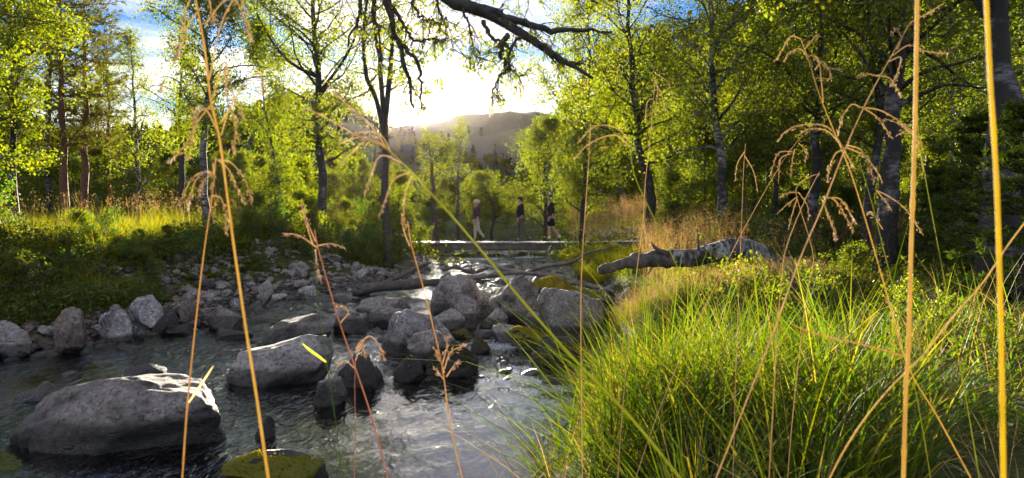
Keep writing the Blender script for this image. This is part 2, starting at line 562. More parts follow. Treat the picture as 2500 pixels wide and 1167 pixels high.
def ground_material():
    m, nt, out = material('forest_floor'); b = NB(nt)
    g = b.n('ShaderNodeNewGeometry'); P_ = g.outputs['Position']
    n1 = b.noise(P_, 0.5, 6, 0.6); n2 = b.noise(P_, 7, 7, 0.7)
    c = b.ramp(n2, [(0.3, (0.022, 0.018, 0.012)), (0.5, (0.045, 0.042, 0.016)), (0.68, (0.075, 0.085, 0.02))])
    far = b.ramp(n1, [(0.4, (0.05, 0.075, 0.015)), (0.6, (0.085, 0.105, 0.02))])
    c = b.mix(0.45, c, far)
    sp = b.n('ShaderNodeSeparateXYZ', {0: P_})
    bed = b.math('MULTIPLY', b.math('SUBTRACT', 0.34, sp.outputs[2]), 8.0, clamp=True)
    vo = b.n('ShaderNodeTexVoronoi', {'Vector': P_, 'Scale': 9.0})
    st = b.ramp(vo.outputs['Distance'], [(0.0, (0.17, 0.14, 0.105)), (0.5, (0.10, 0.08, 0.055)), (0.8, (0.025, 0.02, 0.015))])
    c = b.mix(bed, c, st)
    hh = b.math('ADD', n2, b.math('MULTIPLY', vo.outputs['Distance'], -0.5))
    bp = b.n('ShaderNodeBump', {'Height': hh, 'Strength': 1.0, 'Distance': 0.06})
    p = b.n('ShaderNodeBsdfPrincipled', {'Base Color': c, 'Roughness': 0.9, 'Specular IOR Level': 0.2, 'Normal': bp.outputs[0]})
    nt.links.new(p.outputs[0], out.inputs[0])
    return m


def water_material():
    m, nt, out = material('stream_water'); b = NB(nt)
    g = b.n('ShaderNodeNewGeometry'); P_ = g.outputs['Position']
    at = b.n('ShaderNodeAttribute', attribute_name='chop')
    fo = b.n('ShaderNodeAttribute', attribute_name='foam')
    mp = b.n('ShaderNodeMapping', {'Vector': P_, 'Rotation': (0, 0, math.radians(-22)), 'Scale': (2.4, 1.0, 1.0)})
    n1 = b.noise(mp.outputs[0], 4.2, 3, 0.5, 0.9)
    n2 = b.noise(mp.outputs[0], 13, 2, 0.5, 0.5)
    h = b.math('ADD', n1, b.math('MULTIPLY', n2, 0.25))
    dist = b.math('ADD', b.math('MULTIPLY', at.outputs['Fac'], 0.16), 0.0008)
    bp = b.n('ShaderNodeBump', {'Height': h, 'Strength': 1.0, 'Distance': dist})
    fr = b.n('ShaderNodeFresnel', {'IOR': 1.45, 'Normal': bp.outputs[0]})
    gl = b.n('ShaderNodeBsdfGlossy', {'Color': (1, 1, 1, 1), 'Roughness': 0.035, 'Normal': bp.outputs[0]})
    tr = b.n('ShaderNodeBsdfTransparent', {'Color': (0.34, 0.38, 0.33, 1)})
    mx = b.n('ShaderNodeMixShader', {0: b.math('ADD', b.math('MULTIPLY', fr.outputs[0], 1.15), 0.02, clamp=True), 1: tr.outputs[0], 2: gl.outputs[0]})
    fm = b.math('MULTIPLY', b.math('SUBTRACT', b.math('ADD', fo.outputs['Fac'], b.math('MULTIPLY', b.noise(mp.outputs[0], 14, 6, 0.7), 0.9)), 0.95), 5.0, clamp=True)
    fd = b.n('ShaderNodeBsdfDiffuse', {'Color': (0.75, 0.78, 0.8, 1), 'Normal': bp.outputs[0]})
    ft = b.n('ShaderNodeBsdfTranslucent', {'Color': (0.7, 0.75, 0.8, 1), 'Normal': bp.outputs[0]})
    fx = b.n('ShaderNodeMixShader', {0: 0.4, 1: fd.outputs[0], 2: ft.outputs[0]})
    mf = b.n('ShaderNodeMixShader', {0: b.math('MULTIPLY', fm, 0.8), 1: mx.outputs[0], 2: fx.outputs[0]})
    nt.links.new(mf.outputs[0], out.inputs[0])
    return m


M['ground'] = ground_material()
M['water'] = water_material()

# ------------------------------------------------------------------ terrain
_LY = [-40, 0, 5, 7.5, 8.7, 10, 11.8, 14, 16.3, 20, 27, 35, 50, 70]
_LX = [-9, -8, -7, -6.0, -5.0, -4.7, -4.5, -3.5, -2.7, -2.3, -2.6, -3.4, -9, -20]
_RY = [-40, 1.2, 2.5, 4.1, 5.5, 7.7, 9.5, 12.4, 15.3, 19.3, 27, 35, 50, 70]
_RX = [-1.6, -1.1, -.3, .25, .5, 1.05, 1.45, 1.9, 2.1, 1.8, 1.5, .6, -5, -16]


def edges(y):
    return np.interp(y, _LY, _LX), np.interp(y, _RY, _RX)


def water_z(y):
    return 0.0 + 0.16 * sstep(9, 24, np.asarray(y, float)) + 0.10 * sstep(24, 60, np.asarray(y, float))


def ground_z(x, y):
    x = np.asarray(x, float); y = np.asarray(y, float)
    xl, xr = edges(y)
    wob = 0.22 * fbm2(x * .9, y * .9, 3, 3)
    dl, dr = xl - x + wob, x - xr + wob * .6
    wz = water_z(y)
    inside = np.minimum(-dl, -dr)
    bed = wz - 0.34 * sstep(0, 0.9, inside) - .02 + 0.05 * fbm2(x * 2, y * 2, 3, 9)
    left = wz + 0.22 * sstep(0, 1.0, dl) + 0.88 * sstep(0.8, 3.0, dl) + 0.012 * np.clip(dl - 3, 0, 60)
    right = wz + 0.30 * sstep(0, .35, dr) + 0.30 * sstep(.3, 1.8, dr) + 0.30 * sstep(1.8, 5, dr) + 0.02 * np.clip(dr - 5, 0, 30) + 0.10 * np.clip(dr - 16, 0, 400)
    z = np.where(dl > 0, left, np.where(dr > 0, right, bed))
    bumps = 0.10 * fbm2(x * .7, y * .7, 4, 5) * np.where((dl > 1) | (dr > .4), 1, .25)
    far = np.clip(np.hypot(x, y) - 60, 0, 500)
    bumps = bumps - .26 * sstep(16, 19, y) * sstep(29, 25, y) * sstep(.4, 1.2, dr) * sstep(6, 3, dr)
    z = z + bumps + np.where(dl > 0, 0.004 * far, 0)
    # the grassy mounds in front of the fallen trunk
    for mx_, my_, r, h in ((1.95, 7.7, .75, .22), (3.3, 7.6, .7, .20)):
        z = z + h * np.exp(-((x - mx_) ** 2 + (y - my_) ** 2) / r ** 2)
    return z


def gz(x, y): return float(ground_z(np.array([x]), np.array([y]))[0])


def axis(lo, hi, mid0, mid1, fine, ratio=1.07):
    a = list(np.arange(mid0, mid1, fine)); s = fine; v = a[-1]
    while v < hi: s *= ratio; v += s; a.append(v)
    s = fine; v = a[0]; b = []
    while v > lo: s *= ratio; v -= s; b.append(v)
    return np.array(b[::-1] + a)


gx = axis(-2500, 2500, -9, 8, 0.13, 1.09)
gy = axis(-300, 3500, -1, 24, 0.15, 1.07)
X, Y = np.meshgrid(gx, gy)
Z = ground_z(X, Y)
Z = np.where(np.hypot(X, Y) > 900, np.minimum(Z, 30), Z)
nx, ny = len(gx), len(gy)
ii = (np.arange(ny - 1)[:, None] * nx + np.arange(nx - 1)[None, :]).ravel()
Q = np.stack([ii, ii + 1, ii + nx + 1, ii + nx], 1)
link('ground', make_mesh('ground', np.stack([X, Y, Z], 2).reshape(-1, 3), [Q], [M['ground']])).__setitem__('kind', 'structure')

# ------------------------------------------------------------------ water
CHOP = [  # x, y, radius, amount: where the water is broken
    (-2.8, 6.0, 1.4, .65), (-2.2, 4.9, .8, .35), (-1.3, 6.4, .45, .3), (-3.2, 8.6, 1.6, .7), (-1.2, 8.3, 1.3, .8), (-2.4, 12.0, 2.2, .9), (-.9, 15, 2, 1), (0, 20, 4, 1), (0, 26, 5, .9), (.1, 7.8, .6, .4), (-4.2, 6.0, 1.4, .45), (-2.3, 4.1, .8, .25)]
FOAM = [(-1.6, 8.4, .6, .5), (-.15, 9.0, .38, .6), (-.15, 8.2, .4, .55), (-1.0, 7.7, .35, .45), (-2.0, 11.6, .8, .5), (-1.2, 13.5, .7, .45), (-.9, 18, .9, .8), (-1.0, 23, 1.0, .8), (.6, 24, .8, .75), (-.6, 20.5, .8, .75), (-2.4, 7.4, .35, .35), (-3.8, 7.0, .4, .25), (1.4, 12.6, .35, .5), (.1, 7.0, .5, .35)]
wx = np.arange(-9.5, 3.2, 0.055)
wy = axis(1.4, 62, 2.4, 14, 0.055, 1.035)
X, Y = np.meshgrid(wx, wy)
X = X + np.interp(Y, [0, 30, 62], [0, 0, -12])
chop = np.zeros_like(X) + 0.03
for a, b_, r, k in CHOP: chop = np.maximum(chop, k * np.exp(-((X - a) ** 2 + (Y - b_) ** 2) / (r * 1.3) ** 2))
chop = chop * np.clip(.75 + .9 * fbm2(X * .9, Y * .9, 3, 81), .25, 1.5)
foam = np.zeros_like(X)
for a, b_, r, k in FOAM: foam = np.maximum(foam, (k + .22) * np.exp(-((X - a) ** 2 + (Y - b_) ** 2) / r ** 2))
u, v = X * .93 + Y * .37, Y * .93 - X * .37
Z = water_z(Y) + chop * 0.04 * fbm2(u * 3.2, v * 1.7, 4, 21, .6) + 0.003 * fbm2(u * 5, v * 2.6, 2, 25)
Z += 0.0035 * np.sin(14 * (v + .35 * fbm2(X * .8, Y * .8, 2, 33))) * np.exp(-((X + .1) ** 2 + (Y - 5.6) ** 2) / 1.4)
nx, ny = X.shape[1], X.shape[0]
ii = (np.arange(ny - 1)[:, None] * nx + np.arange(nx - 1)[None, :]).ravel()
Q = np.stack([ii, ii + 1, ii + nx + 1, ii + nx], 1)
# drop the faces that lie well under the banks
xl, xr = edges(Y); keep = ((X > xl - .7) & (X < xr + .7)).ravel()
Q = Q[keep[Q].any(1)]
used, inv = np.unique(Q, return_inverse=True)
V = np.stack([X, Y, Z], 2).reshape(-1, 3)[used]
me = make_mesh('water', V, [inv.reshape(-1, 4)], [M['water']])
for nm, arr in (('chop', chop), ('foam', foam)):
    at = me.attributes.new(nm, 'FLOAT', 'POINT')
    at.data.foreach_set('value', arr.ravel()[used].astype(np.float32))
link('stream_water', me)['kind'] = 'structure'

# ------------------------------------------------------------------ hills
def hill(name, pts, D, depth, seed, rough, mat, x_extra=0.0, trees=None):
    pxs = np.linspace(pts[0][0], pts[-1][0], 150)
    pys = np.interp(pxs, [p[0] for p in pts], [p[1] for p in pts])
    ridge = np.array([P(a, b, D) for a, b in zip(pxs, pys)])
    vs = np.linspace(-1, 1.0, 44)
    Xh = np.repeat(ridge[None, :, 0], len(vs), 0)
    Yh = D + vs[:, None] * depth + np.zeros(len(pxs))[None]
    prof = np.where(vs < 0, np.sin((vs + 1) * math.pi / 2) ** 1.1, np.cos(vs * math.pi / 2))
    nz = fbm2(Xh / (D * .06), Yh / (D * .06), 5, seed)
    H = ridge[None, :, 2]
    Zh = -2 + (H + 2) * prof[:, None] + nz * rough * np.sin(np.clip(prof, 0, 1) * math.pi)[:, None] ** .7
    Zh += 0.12 * rough * fbm2(Xh / (D * .012), Yh / (D * .012), 3, seed + 4)
    n, m_ = Xh.shape[1], Xh.shape[0]
    ii = (np.arange(m_ - 1)[:, None] * n + np.arange(n - 1)[None, :]).ravel()
    Q = np.stack([ii, ii + 1, ii + n + 1, ii + n], 1)
    o = link(name, make_mesh(name, np.stack([Xh, Yh, Zh], 2).reshape(-1, 3), [Q], [mat]))
    o['kind'] = 'structure'
    return Xh, Yh, Zh


M['hill'] = simple_material('hill', (0.045, 0.06, 0.022), 0.95, 0.6, .05, 1.2, 0.35)
M['fell'] = simple_material('fell', (0.065, 0.065, 0.045), 0.95, 0.5, .02, 2.0, 0.08)
for k in ('hill', 'fell'):
    pass
fellD = hill('distant_fell', [(-900, 380), (200, 350), (700, 345), (960, 330), (1040, 326), (1090, 318), (1150, 303), (1240, 288), (1300, 290), (1400, 310), (1700, 330), (3200, 380)], 500, 280, 51, 8, M['fell'])
hillL = hill('left_hill', [(-1500, 330), (-200, 345), (380, 345), (560, 335), (640, 316), (690, 290), (740, 272), (800, 266), (850, 272), (905, 294), (960, 330), (1010, 356), (1050, 374), (1120, 385), (1200, 410), (1260, 440), (1320, 480)], 330, 170, 61, 7, M['hill'])
hillR = hill('right_hill', [(1180, 548), (1270, 535), (1310, 470), (1350, 360), (1410, 262), (1500, 205), (1600, 160), (1700, 125), (1900, 85), (2100, 50), (2500, -60), (3200, -220), (4600, -300)], 150, 95, 71, 4, M['hill'])


def scatter_on(grid, n, rs, lo=0.0, hi=1.0):
    Xh, Yh, Zh = grid
    j = rs.randint(0, Xh.shape[0] // 2 + 2, n); i = rs.randint(0, Xh.shape[1] - 1, n)
    fi, fj = rs.rand(n), rs.rand(n)
    def lerp(A): return (A[j, i] * (1 - fi) + A[j, i + 1] * fi) * (1 - fj) + (A[j + 1, i] * (1 - fi) + A[j + 1, i + 1] * fi) * fj
    return np.stack([lerp(Xh), lerp(Yh), lerp(Zh)], 1)


def wood_stuff(name, pos, H, leaves, mat, rs, spruce=False, size=.9):
    n = len(pos)
    h = H * rs.uniform(.6, 1.25, n)
    u = rs.rand(n, leaves)
    if spruce:
        rad = h[:, None] * .17 * (1 - u) * rs.uniform(.4, 1, (n, leaves)) ** .5
        z = h[:, None] * (.1 + .9 * u)
    else:
        rad = h[:, None] * .30 * np.sin(np.clip(u * 1.02, 0, 1) * math.pi) ** .6 * rs.uniform(.2, 1, (n, leaves)) ** .5
        z = h[:, None] * (.12 + .9 * u)
    a = rs.rand(n, leaves) * 2 * math.pi
    C = np.stack([pos[:, None, 0] + rad * np.cos(a), pos[:, None, 1] + rad * np.sin(a), pos[:, None, 2] + z], 2).reshape(-1, 3)
    V, Q = leaf_quads(C, size, rs, .8, .2)
    o = link(name, make_mesh(name, V, [Q], [mat], False))
    tag(o, kind='stuff')
    return o


rs = np.random.RandomState(5)
tag(wood_stuff('hill_forest', scatter_on(hillL, 3200, rs), 4.2, 26, M['far_leaf'], rs, size=1.5), 'mixed green forest covering the hill left of the sun', 'forest')
p_ = scatter_on(hillR, 2700, rs); p_ = p_[(p_[:, 0] > .075 * p_[:, 1]) | (p_[:, 1] > 125)]
tag(wood_stuff('hill_forest', p_, 7.5, 40, M['far_leaf'], rs, size=.85), 'sunlit forest covering the hillside behind the right hand trees', 'forest')
tag(wood_stuff('spruce_forest', scatter_on(hillL, 1300, rs), 5, 22, M['far_spruce'], rs, True, 1.1), 'dark spruces scattered over the hill left of the sun', 'forest')
p_ = scatter_on(fellD, 3800, rs); p_ = p_[p_[:, 2] < 42]
tag(wood_stuff('fell_forest', p_, 7, 16, M['far_spruce'], rs, True, 1.6), 'dark spruce forest on the lower slopes of the far fell', 'forest')

# ------------------------------------------------------------------ trees
def grow(rs, start, d, L, n, wander=.25, lift=0.0):
    pts = [np.array(start, float)]; d = np.array(d, float)
    for i in range(n - 1):
        d = d + rs.normal(size=3) * wander + np.array([0, 0, lift])
        d /= np.linalg.norm(d)
        pts.append(pts[-1] + d * L / (n - 1))
    return np.array(pts)


def broadleaf(name, trunk, r0, seed, mat_leaf, mat_bark, crown_from=.25, R=2.0, nb=34, leaves=22000, leaf=.06,
              rise=.9, twigs=7, droop=-.05, shape=.55, base_spread=1.25, sigma=.13, asp=.75, sub_r=.006, extra=(), gap=-.28):
    """trunk: polyline in local coordinates (base at the origin)"""
    rs = np.random.RandomState(seed)
    tr = resample(trunk, 16)
    tr[1:-1] += rs.normal(size=(14, 3)) * [r0 * .16, r0 * .16, 0]
    H = np.linspace(0, 1, 16)
    wood = Acc()
    rad = r0 * (1 - .86 * H); rad[0] *= base_spread
    wood.add(*tube(tr, rad, 9, bump=.12, seed=seed))
    tw_pts = []
    trunks = [(tr, rad, crown_from, nb)]
    for ex in extra:                                    # further stems that leave the trunk
        e = resample(ex[0], 12)
        er = ex[1] * (1 - .85 * np.linspace(0, 1, 12))
        wood.add(*tube(e, er, 7, bump=.1, seed=seed + 5))
        trunks.append((e, er, .15, ex[2]))
    for (tp, tr_r, cf, k) in trunks:
        for i in range(k):
            t = cf + (1 - cf) * ((i + rs.rand()) / k) ** .9
            f = t * (len(tp) - 1); a = int(min(f, len(tp) - 2)); p0 = tp[a] + (tp[a + 1] - tp[a]) * (f - a)
            az = i * 2.399 + rs.rand() * .8
            el = rise * (0.55 + .6 * rs.rand()) * (0.6 + .6 * t)
            s = (t - cf) / (1 - cf + 1e-6)
            L = R * (np.sin((s * .88 + .12) * math.pi) ** shape) * rs.uniform(.55, 1.15)
            if s > .8: L *= .8
            d = np.array([math.cos(az) * math.cos(el), math.sin(az) * math.cos(el), math.sin(el)])
            br = grow(rs, p0, d, L, 7, .2, droop + .02)
            rb = max(tr_r[a] * .42, sub_r * 1.6)
            wood.add(*tube(br, np.linspace(rb, sub_r, 7), 5, cap=False))
            for j in range(twigs):
                q = .2 + .8 * (j + rs.rand()) / twigs
                f = q * 6; a2 = int(min(f, 5)); ps = br[a2] + (br[a2 + 1] - br[a2]) * (f - a2)
                d2 = (br[min(a2 + 1, 6)] - br[a2]); d2 = d2 / np.linalg.norm(d2) + rs.normal(size=3) * .65; d2 /= np.linalg.norm(d2)
                tw = grow(rs, ps, d2, L * rs.uniform(.25, .5), 5, .25, droop)
                wood.add(*tube(tw, np.linspace(sub_r, sub_r * .35, 5), 3, cap=False))
                tw_pts.append(resample(tw, 9)[1:])
            tw_pts.append(resample(br, 16)[6:])
    P_ = np.concatenate(tw_pts)
    idx = rs.randint(0, len(P_), leaves)
    C = P_[idx] + rs.normal(size=(leaves, 3)) * sigma
    # clear gaps: thin out by low frequency noise so that the crown has holes
    dens = fbm(C * 1.1 + seed, 3, seed % 50)
    C = C[dens > gap - .3 * rs.rand(len(C))]
    V, Q = leaf_quads(C, leaf, rs, asp)
    return wood.mesh(name + '_trunk', mat_bark), make_mesh(name + '_crown', V, [Q], [mat_leaf], False)


def conifer(name, H, r0, seed, mat_leaf, mat_bark, crown_from, R, whorls, per, needles, nsize, pine=True, nasp=.16, lean=(0, 0)):
    rs = np.random.RandomState(seed)
    tr = np.stack([np.linspace(0, lean[0], 14) + rs.normal(size=14) * .03, np.linspace(0, lean[1], 14) + rs.normal(size=14) * .03, np.linspace(0, H, 14)], 1)
    wood = Acc(); rad = np.linspace(r0, r0 * .12, 14); rad[0] *= 1.2
    wood.add(*tube(tr, rad, 8, bump=.1, seed=seed))
    segs, dirs = [], []
    for i in range(whorls):
        t = crown_from + (1 - crown_from) * i / whorls
        for k in range(per):
            tt = min(.995, t + rs.uniform(-.012, .012)); f = tt * 13; a = int(min(f, 12)); p0 = tr[a] + (tr[a + 1] - tr[a]) * (f - a)
            az = 2 * math.pi * (k + rs.rand() * .6) / per + i
            s = (tt - crown_from) / (1 - crown_from)
            L = R * (1 - s * .88) * rs.uniform(.6, 1.1) if not pine else R * np.sin((s * .8 + .2) * math.pi) ** .5 * rs.uniform(.4, 1.1)
            el = (-.15 + .55 * s) if not pine else rs.uniform(-.15, .6)
            d = np.array([math.cos(az) * math.cos(el), math.sin(az) * math.cos(el), math.sin(el)])
            br = grow(rs, p0, d, L, 7, .12, .05 if pine else .03)
            wood.add(*tube(br, np.linspace(max(.012, r0 * .14), .004, 7), 4, cap=False))
            b2 = resample(br, 18)
            nt_ = max(3, int(L / .16))
            for j in range(nt_):
                q = .15 + .85 * (j + rs.rand()) / nt_
                ps = b2[int(q * 17)]; d2 = b2[-1] - b2[0]; d2 = d2 / np.linalg.norm(d2)
                sd_ = np.cross(d2, [0, 0, 1]) * (1 if j % 2 else -1)
                dd = d2 * .7 + sd_ * .8 + rs.normal(size=3) * .18 + np.array([0, 0, .1 if pine else -.05]); dd /= np.linalg.norm(dd)
                l2 = (.12 + .32 * L / R * (1.1 - q)) * rs.uniform(.7, 1.3) * (R / 1.6) ** .5
                tw = np.array([ps + dd * l2 * x for x in (0, .5, 1)])
                wood.add(*tube(tw, (.004, .003, .002), 3, cap=False))
                m_ = 7
                segs.append(ps[None] + dd[None] * l2 * np.linspace(.25 if pine else .05, 1, m_)[:, None]); dirs.append(np.repeat(dd[None], m_, 0))
    S, D = np.concatenate(segs), np.concatenate(dirs)
    idx = rs.randint(0, len(S), needles)
    rd = rand_unit(needles, rs)
    ax = D[idx] * .8 + rd * (.9 if pine else .8)
    ax /= np.linalg.norm(ax, axis=1)[:, None]
    C = S[idx] + ax * nsize * .45 + rs.normal(size=(needles, 3)) * .01
    V, Q = leaf_quads(C, nsize, rs, nasp, axis=ax, jitter=.12)
    return wood.mesh(name + '_trunk', mat_bark), make_mesh(name + '_crown', V, [Q], [mat_leaf], False)


def plant_tree(name, loc, meshes, label, cat='tree', group=None, rz=0, sc=1):
    o = empty(name, loc, label, cat, group)
    part('trunk', meshes[0], o); part('crown', meshes[1], o)
    o.rotation_euler = (0, 0, rz); o.scale = (sc,) * 3
    return o


def traced(name, pxs, Y, r0, seed, label, leafmat='birch_leaf', bark='birch_bark', extra=(), top=None, cat='birch', **kw):
    """trunk through photo pixels at depth Y; the base is put on the ground"""
    b0 = P(*pxs[0], Y); b0[2] = gz(b0[0], b0[1]) - .05
    pts = [b0]
    for q in pxs[1:]:
        yy = Y + (q[2] if len(q) > 2 else 0)
        pts.append(P(q[0], q[1], yy))
    loc = [p - b0 for p in pts]
    ex = []
    for e in extra:
        ex.append(([P(q[0], q[1], Y + (q[2] if len(q) > 2 else 0)) - b0 for q in e[0]], e[1], e[2]))
    ms = broadleaf(name, loc, r0, seed, M[leafmat], M[bark], extra=ex, **kw)
    o = plant_tree(name, b0, ms, label, cat)
    return o


B = 'birch_tree'
# birches with a trunk of their own in the photograph
traced(B, [(508, 560), (500, 463), (499, 300, .1), (516, 195), (500, 100), (484, 0), (470, -200)], 15.0, .10, 11, 'slender birch with a curved trunk standing left of the stream, behind the tallest golden stem', crown_from=.28, R=1.6, nb=40, leaves=24000, leaf=.052)
traced(B, [(448, 560), (440, 450), (446, 350), (440, 250), (452, 120)], 21.0, .12, 12, 'short birch with a dark trunk just left of the slender curved birch', leafmat='birch_leaf', bark='bark_dark', crown_from=.45, R=1.6, nb=20, leaves=9000, leaf=.06)
traced(B, [(782, 560), (786, 450), (778, 300), (776, 180), (765, 60), (760, -80), (750, -260)], 17.0, .125, 13, 'tall birch with a straight pale trunk left of the sun, the hill top behind it', crown_from=.22, R=2.2, nb=50, leaves=34000, leaf=.055,
       extra=[([(778, 190), (700, 145), (640, 60), (600, -40)], .05, 12), ([(776, 230), (830, 160), (870, 80), (880, -40)], .05, 12)], bark='birch_bark_dark')
traced(B, [(705, 580), (680, 450), (660, 330), (645, 260), (640, 160), (630, 60)], 19.0, .05, 14, 'thin leaning birch between the curved birch and the tall straight one', crown_from=.2, R=1.3, nb=32, leaves=15000, leaf=.055)
traced(B, [(948, 600), (940, 450), (940, 340), (936, 250), (925, 150), (918, 40), (908, -120)], 17.5, .125, 15, 'thick birch below the sun whose trunk forks into several upright bare stems', bark='bark_dark', crown_from=.55, R=1.2, nb=14, leaves=6500, leaf=.05, twigs=5,
       extra=[([(939, 330), (918, 240), (893, 180), (888, 60), (902, -40), (905, -200)], .075, 9), ([(939, 310), (950, 200), (958, 80), (948, -60), (950, -220)], .08, 9), ([(940, 330), (900, 290), (860, 270), (830, 230)], .03, 5)])
traced(B, [(335, 540), (338, 430), (330, 330), (328, 230), (322, 150), (318, 80)], 26.0, .10, 16, 'airy young birch standing alone against the sky right of the pines', crown_from=.12, R=1.7, nb=34, leaves=7500, leaf=.065, sigma=.16)
traced(B, [(1062, 600), (1060, 520), (1056, 440), (1050, 380), (1045, 330)], 29.0, .14, 17, 'birch with a dark trunk right of the sun behind the left end of the bridge', bark='bark_dark', crown_from=.35, R=1.3, nb=16, leaves=3000, leaf=.06)
traced(B, [(1120, 590), (1116, 500), (1118, 420), (1122, 350), (1126, 290)], 32.0, .10, 18, 'thin airy birch rising against the far fell between sun and people', bark='bark_dark', crown_from=.2, R=1.2, nb=20, leaves=2400, leaf=.06)
traced(B, [(1196, 588), (1200, 565), (1208, 530), (1198, 490), (1180, 450), (1175, 430)], 33.0, .10, 19, 'small round birch with a crooked trunk just behind the leftmost walker', crown_from=.35, R=1.3, nb=22, leaves=6500, leaf=.08, bark='bark_dark')
traced(B, [(1590, 560), (1588, 470), (1570, 400), (1552, 330), (1555, 250), (1540, 150), (1530, 0), (1525, -150)], 15.0, .12, 20, 'birch with a dark leaning trunk right of the bridge, bent in its lower half', bark='birch_bark_dark', crown_from=.28, R=1.8, nb=40, leaves=19000, leaf=.055,
       extra=[([(1552, 330), (1500, 320), (1440, 300), (1390, 270)], .03, 7), ([(1553, 300), (1600, 230), (1625, 150), (1640, 60)], .045, 9)])
traced(B, [(1768, 560), (1762, 440), (1752, 330), (1742, 200), (1738, 100), (1733, 0), (1730, -200)], 12.5, .105, 21, 'straight birch with a pale mottled trunk behind the log, right of the bent one', crown_from=.32, R=1.8, nb=42, leaves=20000, leaf=.05,
       extra=[([(1738, 120), (1790, 50), (1830, -40)], .035, 7)])
traced(B, [(1822, 540), (1815, 430), (1822, 330), (1816, 240), (1790, 150), (1785, 60)], 15.0, .06, 22, 'left one of a pair of thin crooked birches right of the straight pale birch', crown_from=.35, R=1.4, nb=28, leaves=12000, leaf=.055)
traced(B, [(1835, 540), (1842, 430), (1860, 330), (1852, 240), (1870, 150), (1880, 60)], 15.6, .06, 23, 'right one of a pair of thin crooked birches right of the straight pale birch', bark='birch_bark_dark', crown_from=.35, R=1.4, nb=28, leaves=12000, leaf=.055)
traced(B, [(1885, 560), (1893, 470), (1905, 370), (1912, 280), (1925, 180)], 14.0, .075, 24, 'short dark trunked birch between the crooked pair and the thicker dark trunk', bark='bark_dark', crown_from=.45, R=1.5, nb=24, leaves=11000, leaf=.055)
traced(B, [(1985, 560), (1988, 440), (1996, 300), (1998, 180), (2003, 60), (2005, -120)], 11.5, .105, 25, 'upright dark birch behind the crossing grass stems with a pale foot', bark='birch_bark_dark', crown_from=.35, R=1.9, nb=36, leaves=17000, leaf=.05)
traced(B, [(2155, 600), (2165, 480), (2178, 330), (2185, 200), (2196, 80), (2200, -80), (2205, -300)], 9.6, .16, 26, 'stout dark birch with rough bark left of the thick golden stem', bark='birch_bark_dark', crown_from=.42, R=2.3, nb=36, leaves=19000, leaf=.045)
traced(B, [(2110, 600), (2120, 480), (2140, 380), (2150, 260), (2130, 120), (2120, -40)], 10.4, .09, 27, 'thinner dark birch close against the left side of the stout one', bark='birch_bark_dark', crown_from=.4, R=1.7, nb=26, leaves=12000, leaf=.05)
traced(B, [(2440, 720), (2445, 520), (2450, 350), (2445, 220), (2440, 100), (2432, 0), (2425, -200), (2400, -500)], 6.8, .20, 28, 'thickest dark birch trunk standing at the right edge of the picture', bark='birch_bark_dark', crown_from=.55, R=2.6, nb=30, leaves=16000, leaf=.045,
       extra=[([(2432, 60), (2400, 20), (2370, -40), (2340, -150)], .06, 8)])
traced(B, [(2318, 600), (2320, 480), (2325, 350), (2322, 200), (2318, 60)], 17.0, .07, 29, 'thin white birch trunk between the stout birch and the trunk at the right edge', crown_from=.45, R=1.6, nb=24, leaves=11000, leaf=.055)
traced(B, [(2335, 600), (2345, 480), (2350, 350), (2352, 200), (2360, 60)], 19.0, .06, 30, 'very thin pale birch deep in the wood next to the white trunk', crown_from=.45, R=1.5, nb=22, leaves=9000, leaf=.06)
traced(B, [(1420, 600), (1424, 500), (1430, 400), (1426, 300), (1440, 200), (1436, 60), (1430, -60)], 24.0, .10, 31, 'leafy birch close behind the rightmost walker with foliage down to the grass', bark='birch_bark_dark', crown_from=.1, R=2.4, nb=46, leaves=24000, leaf=.075)
traced(B, [(1330, 590), (1332, 500), (1328, 420), (1340, 350), (1345, 300)], 31.0, .10, 32, 'lower leafy birch behind the two right walkers, its crown sloping to the valley', bark='bark_dark', crown_from=.08, R=2.4, nb=40, leaves=17000, leaf=.085)

# pines and the leafy wall at the left edge
def pine(px, Y, top, seed, label, **kw):
    b = P(px, 540, Y); b[2] = gz(b[0], b[1]) - .05
    H = P(px, top, Y)[2] - b[2]
    return plant_tree('pine_tree', b, conifer('pine', H, **{**dict(r0=.13, seed=seed, mat_leaf=M['pine_needle'], mat_bark=M['pine_bark'], crown_from=.3, R=1.9, whorls=17, per=5, needles=20000, nsize=.10), **kw}), label, 'pine')
pine(158, 20, -130, 41, 'pine with a reddish trunk, left of the pair near the left edge')
pine(205, 21.5, -60, 42, 'pine with a reddish trunk, right of the pair near the left edge', R=1.7, lean=(.2, 0))
pine(268, 26, 40, 43, 'smaller sparse pine just left of the airy young birch', R=1.4, needles=12000, r0=.09)
pine(40, 24, -60, 44, 'pine half hidden by leaves in the upper left corner', R=2.1, needles=16000)

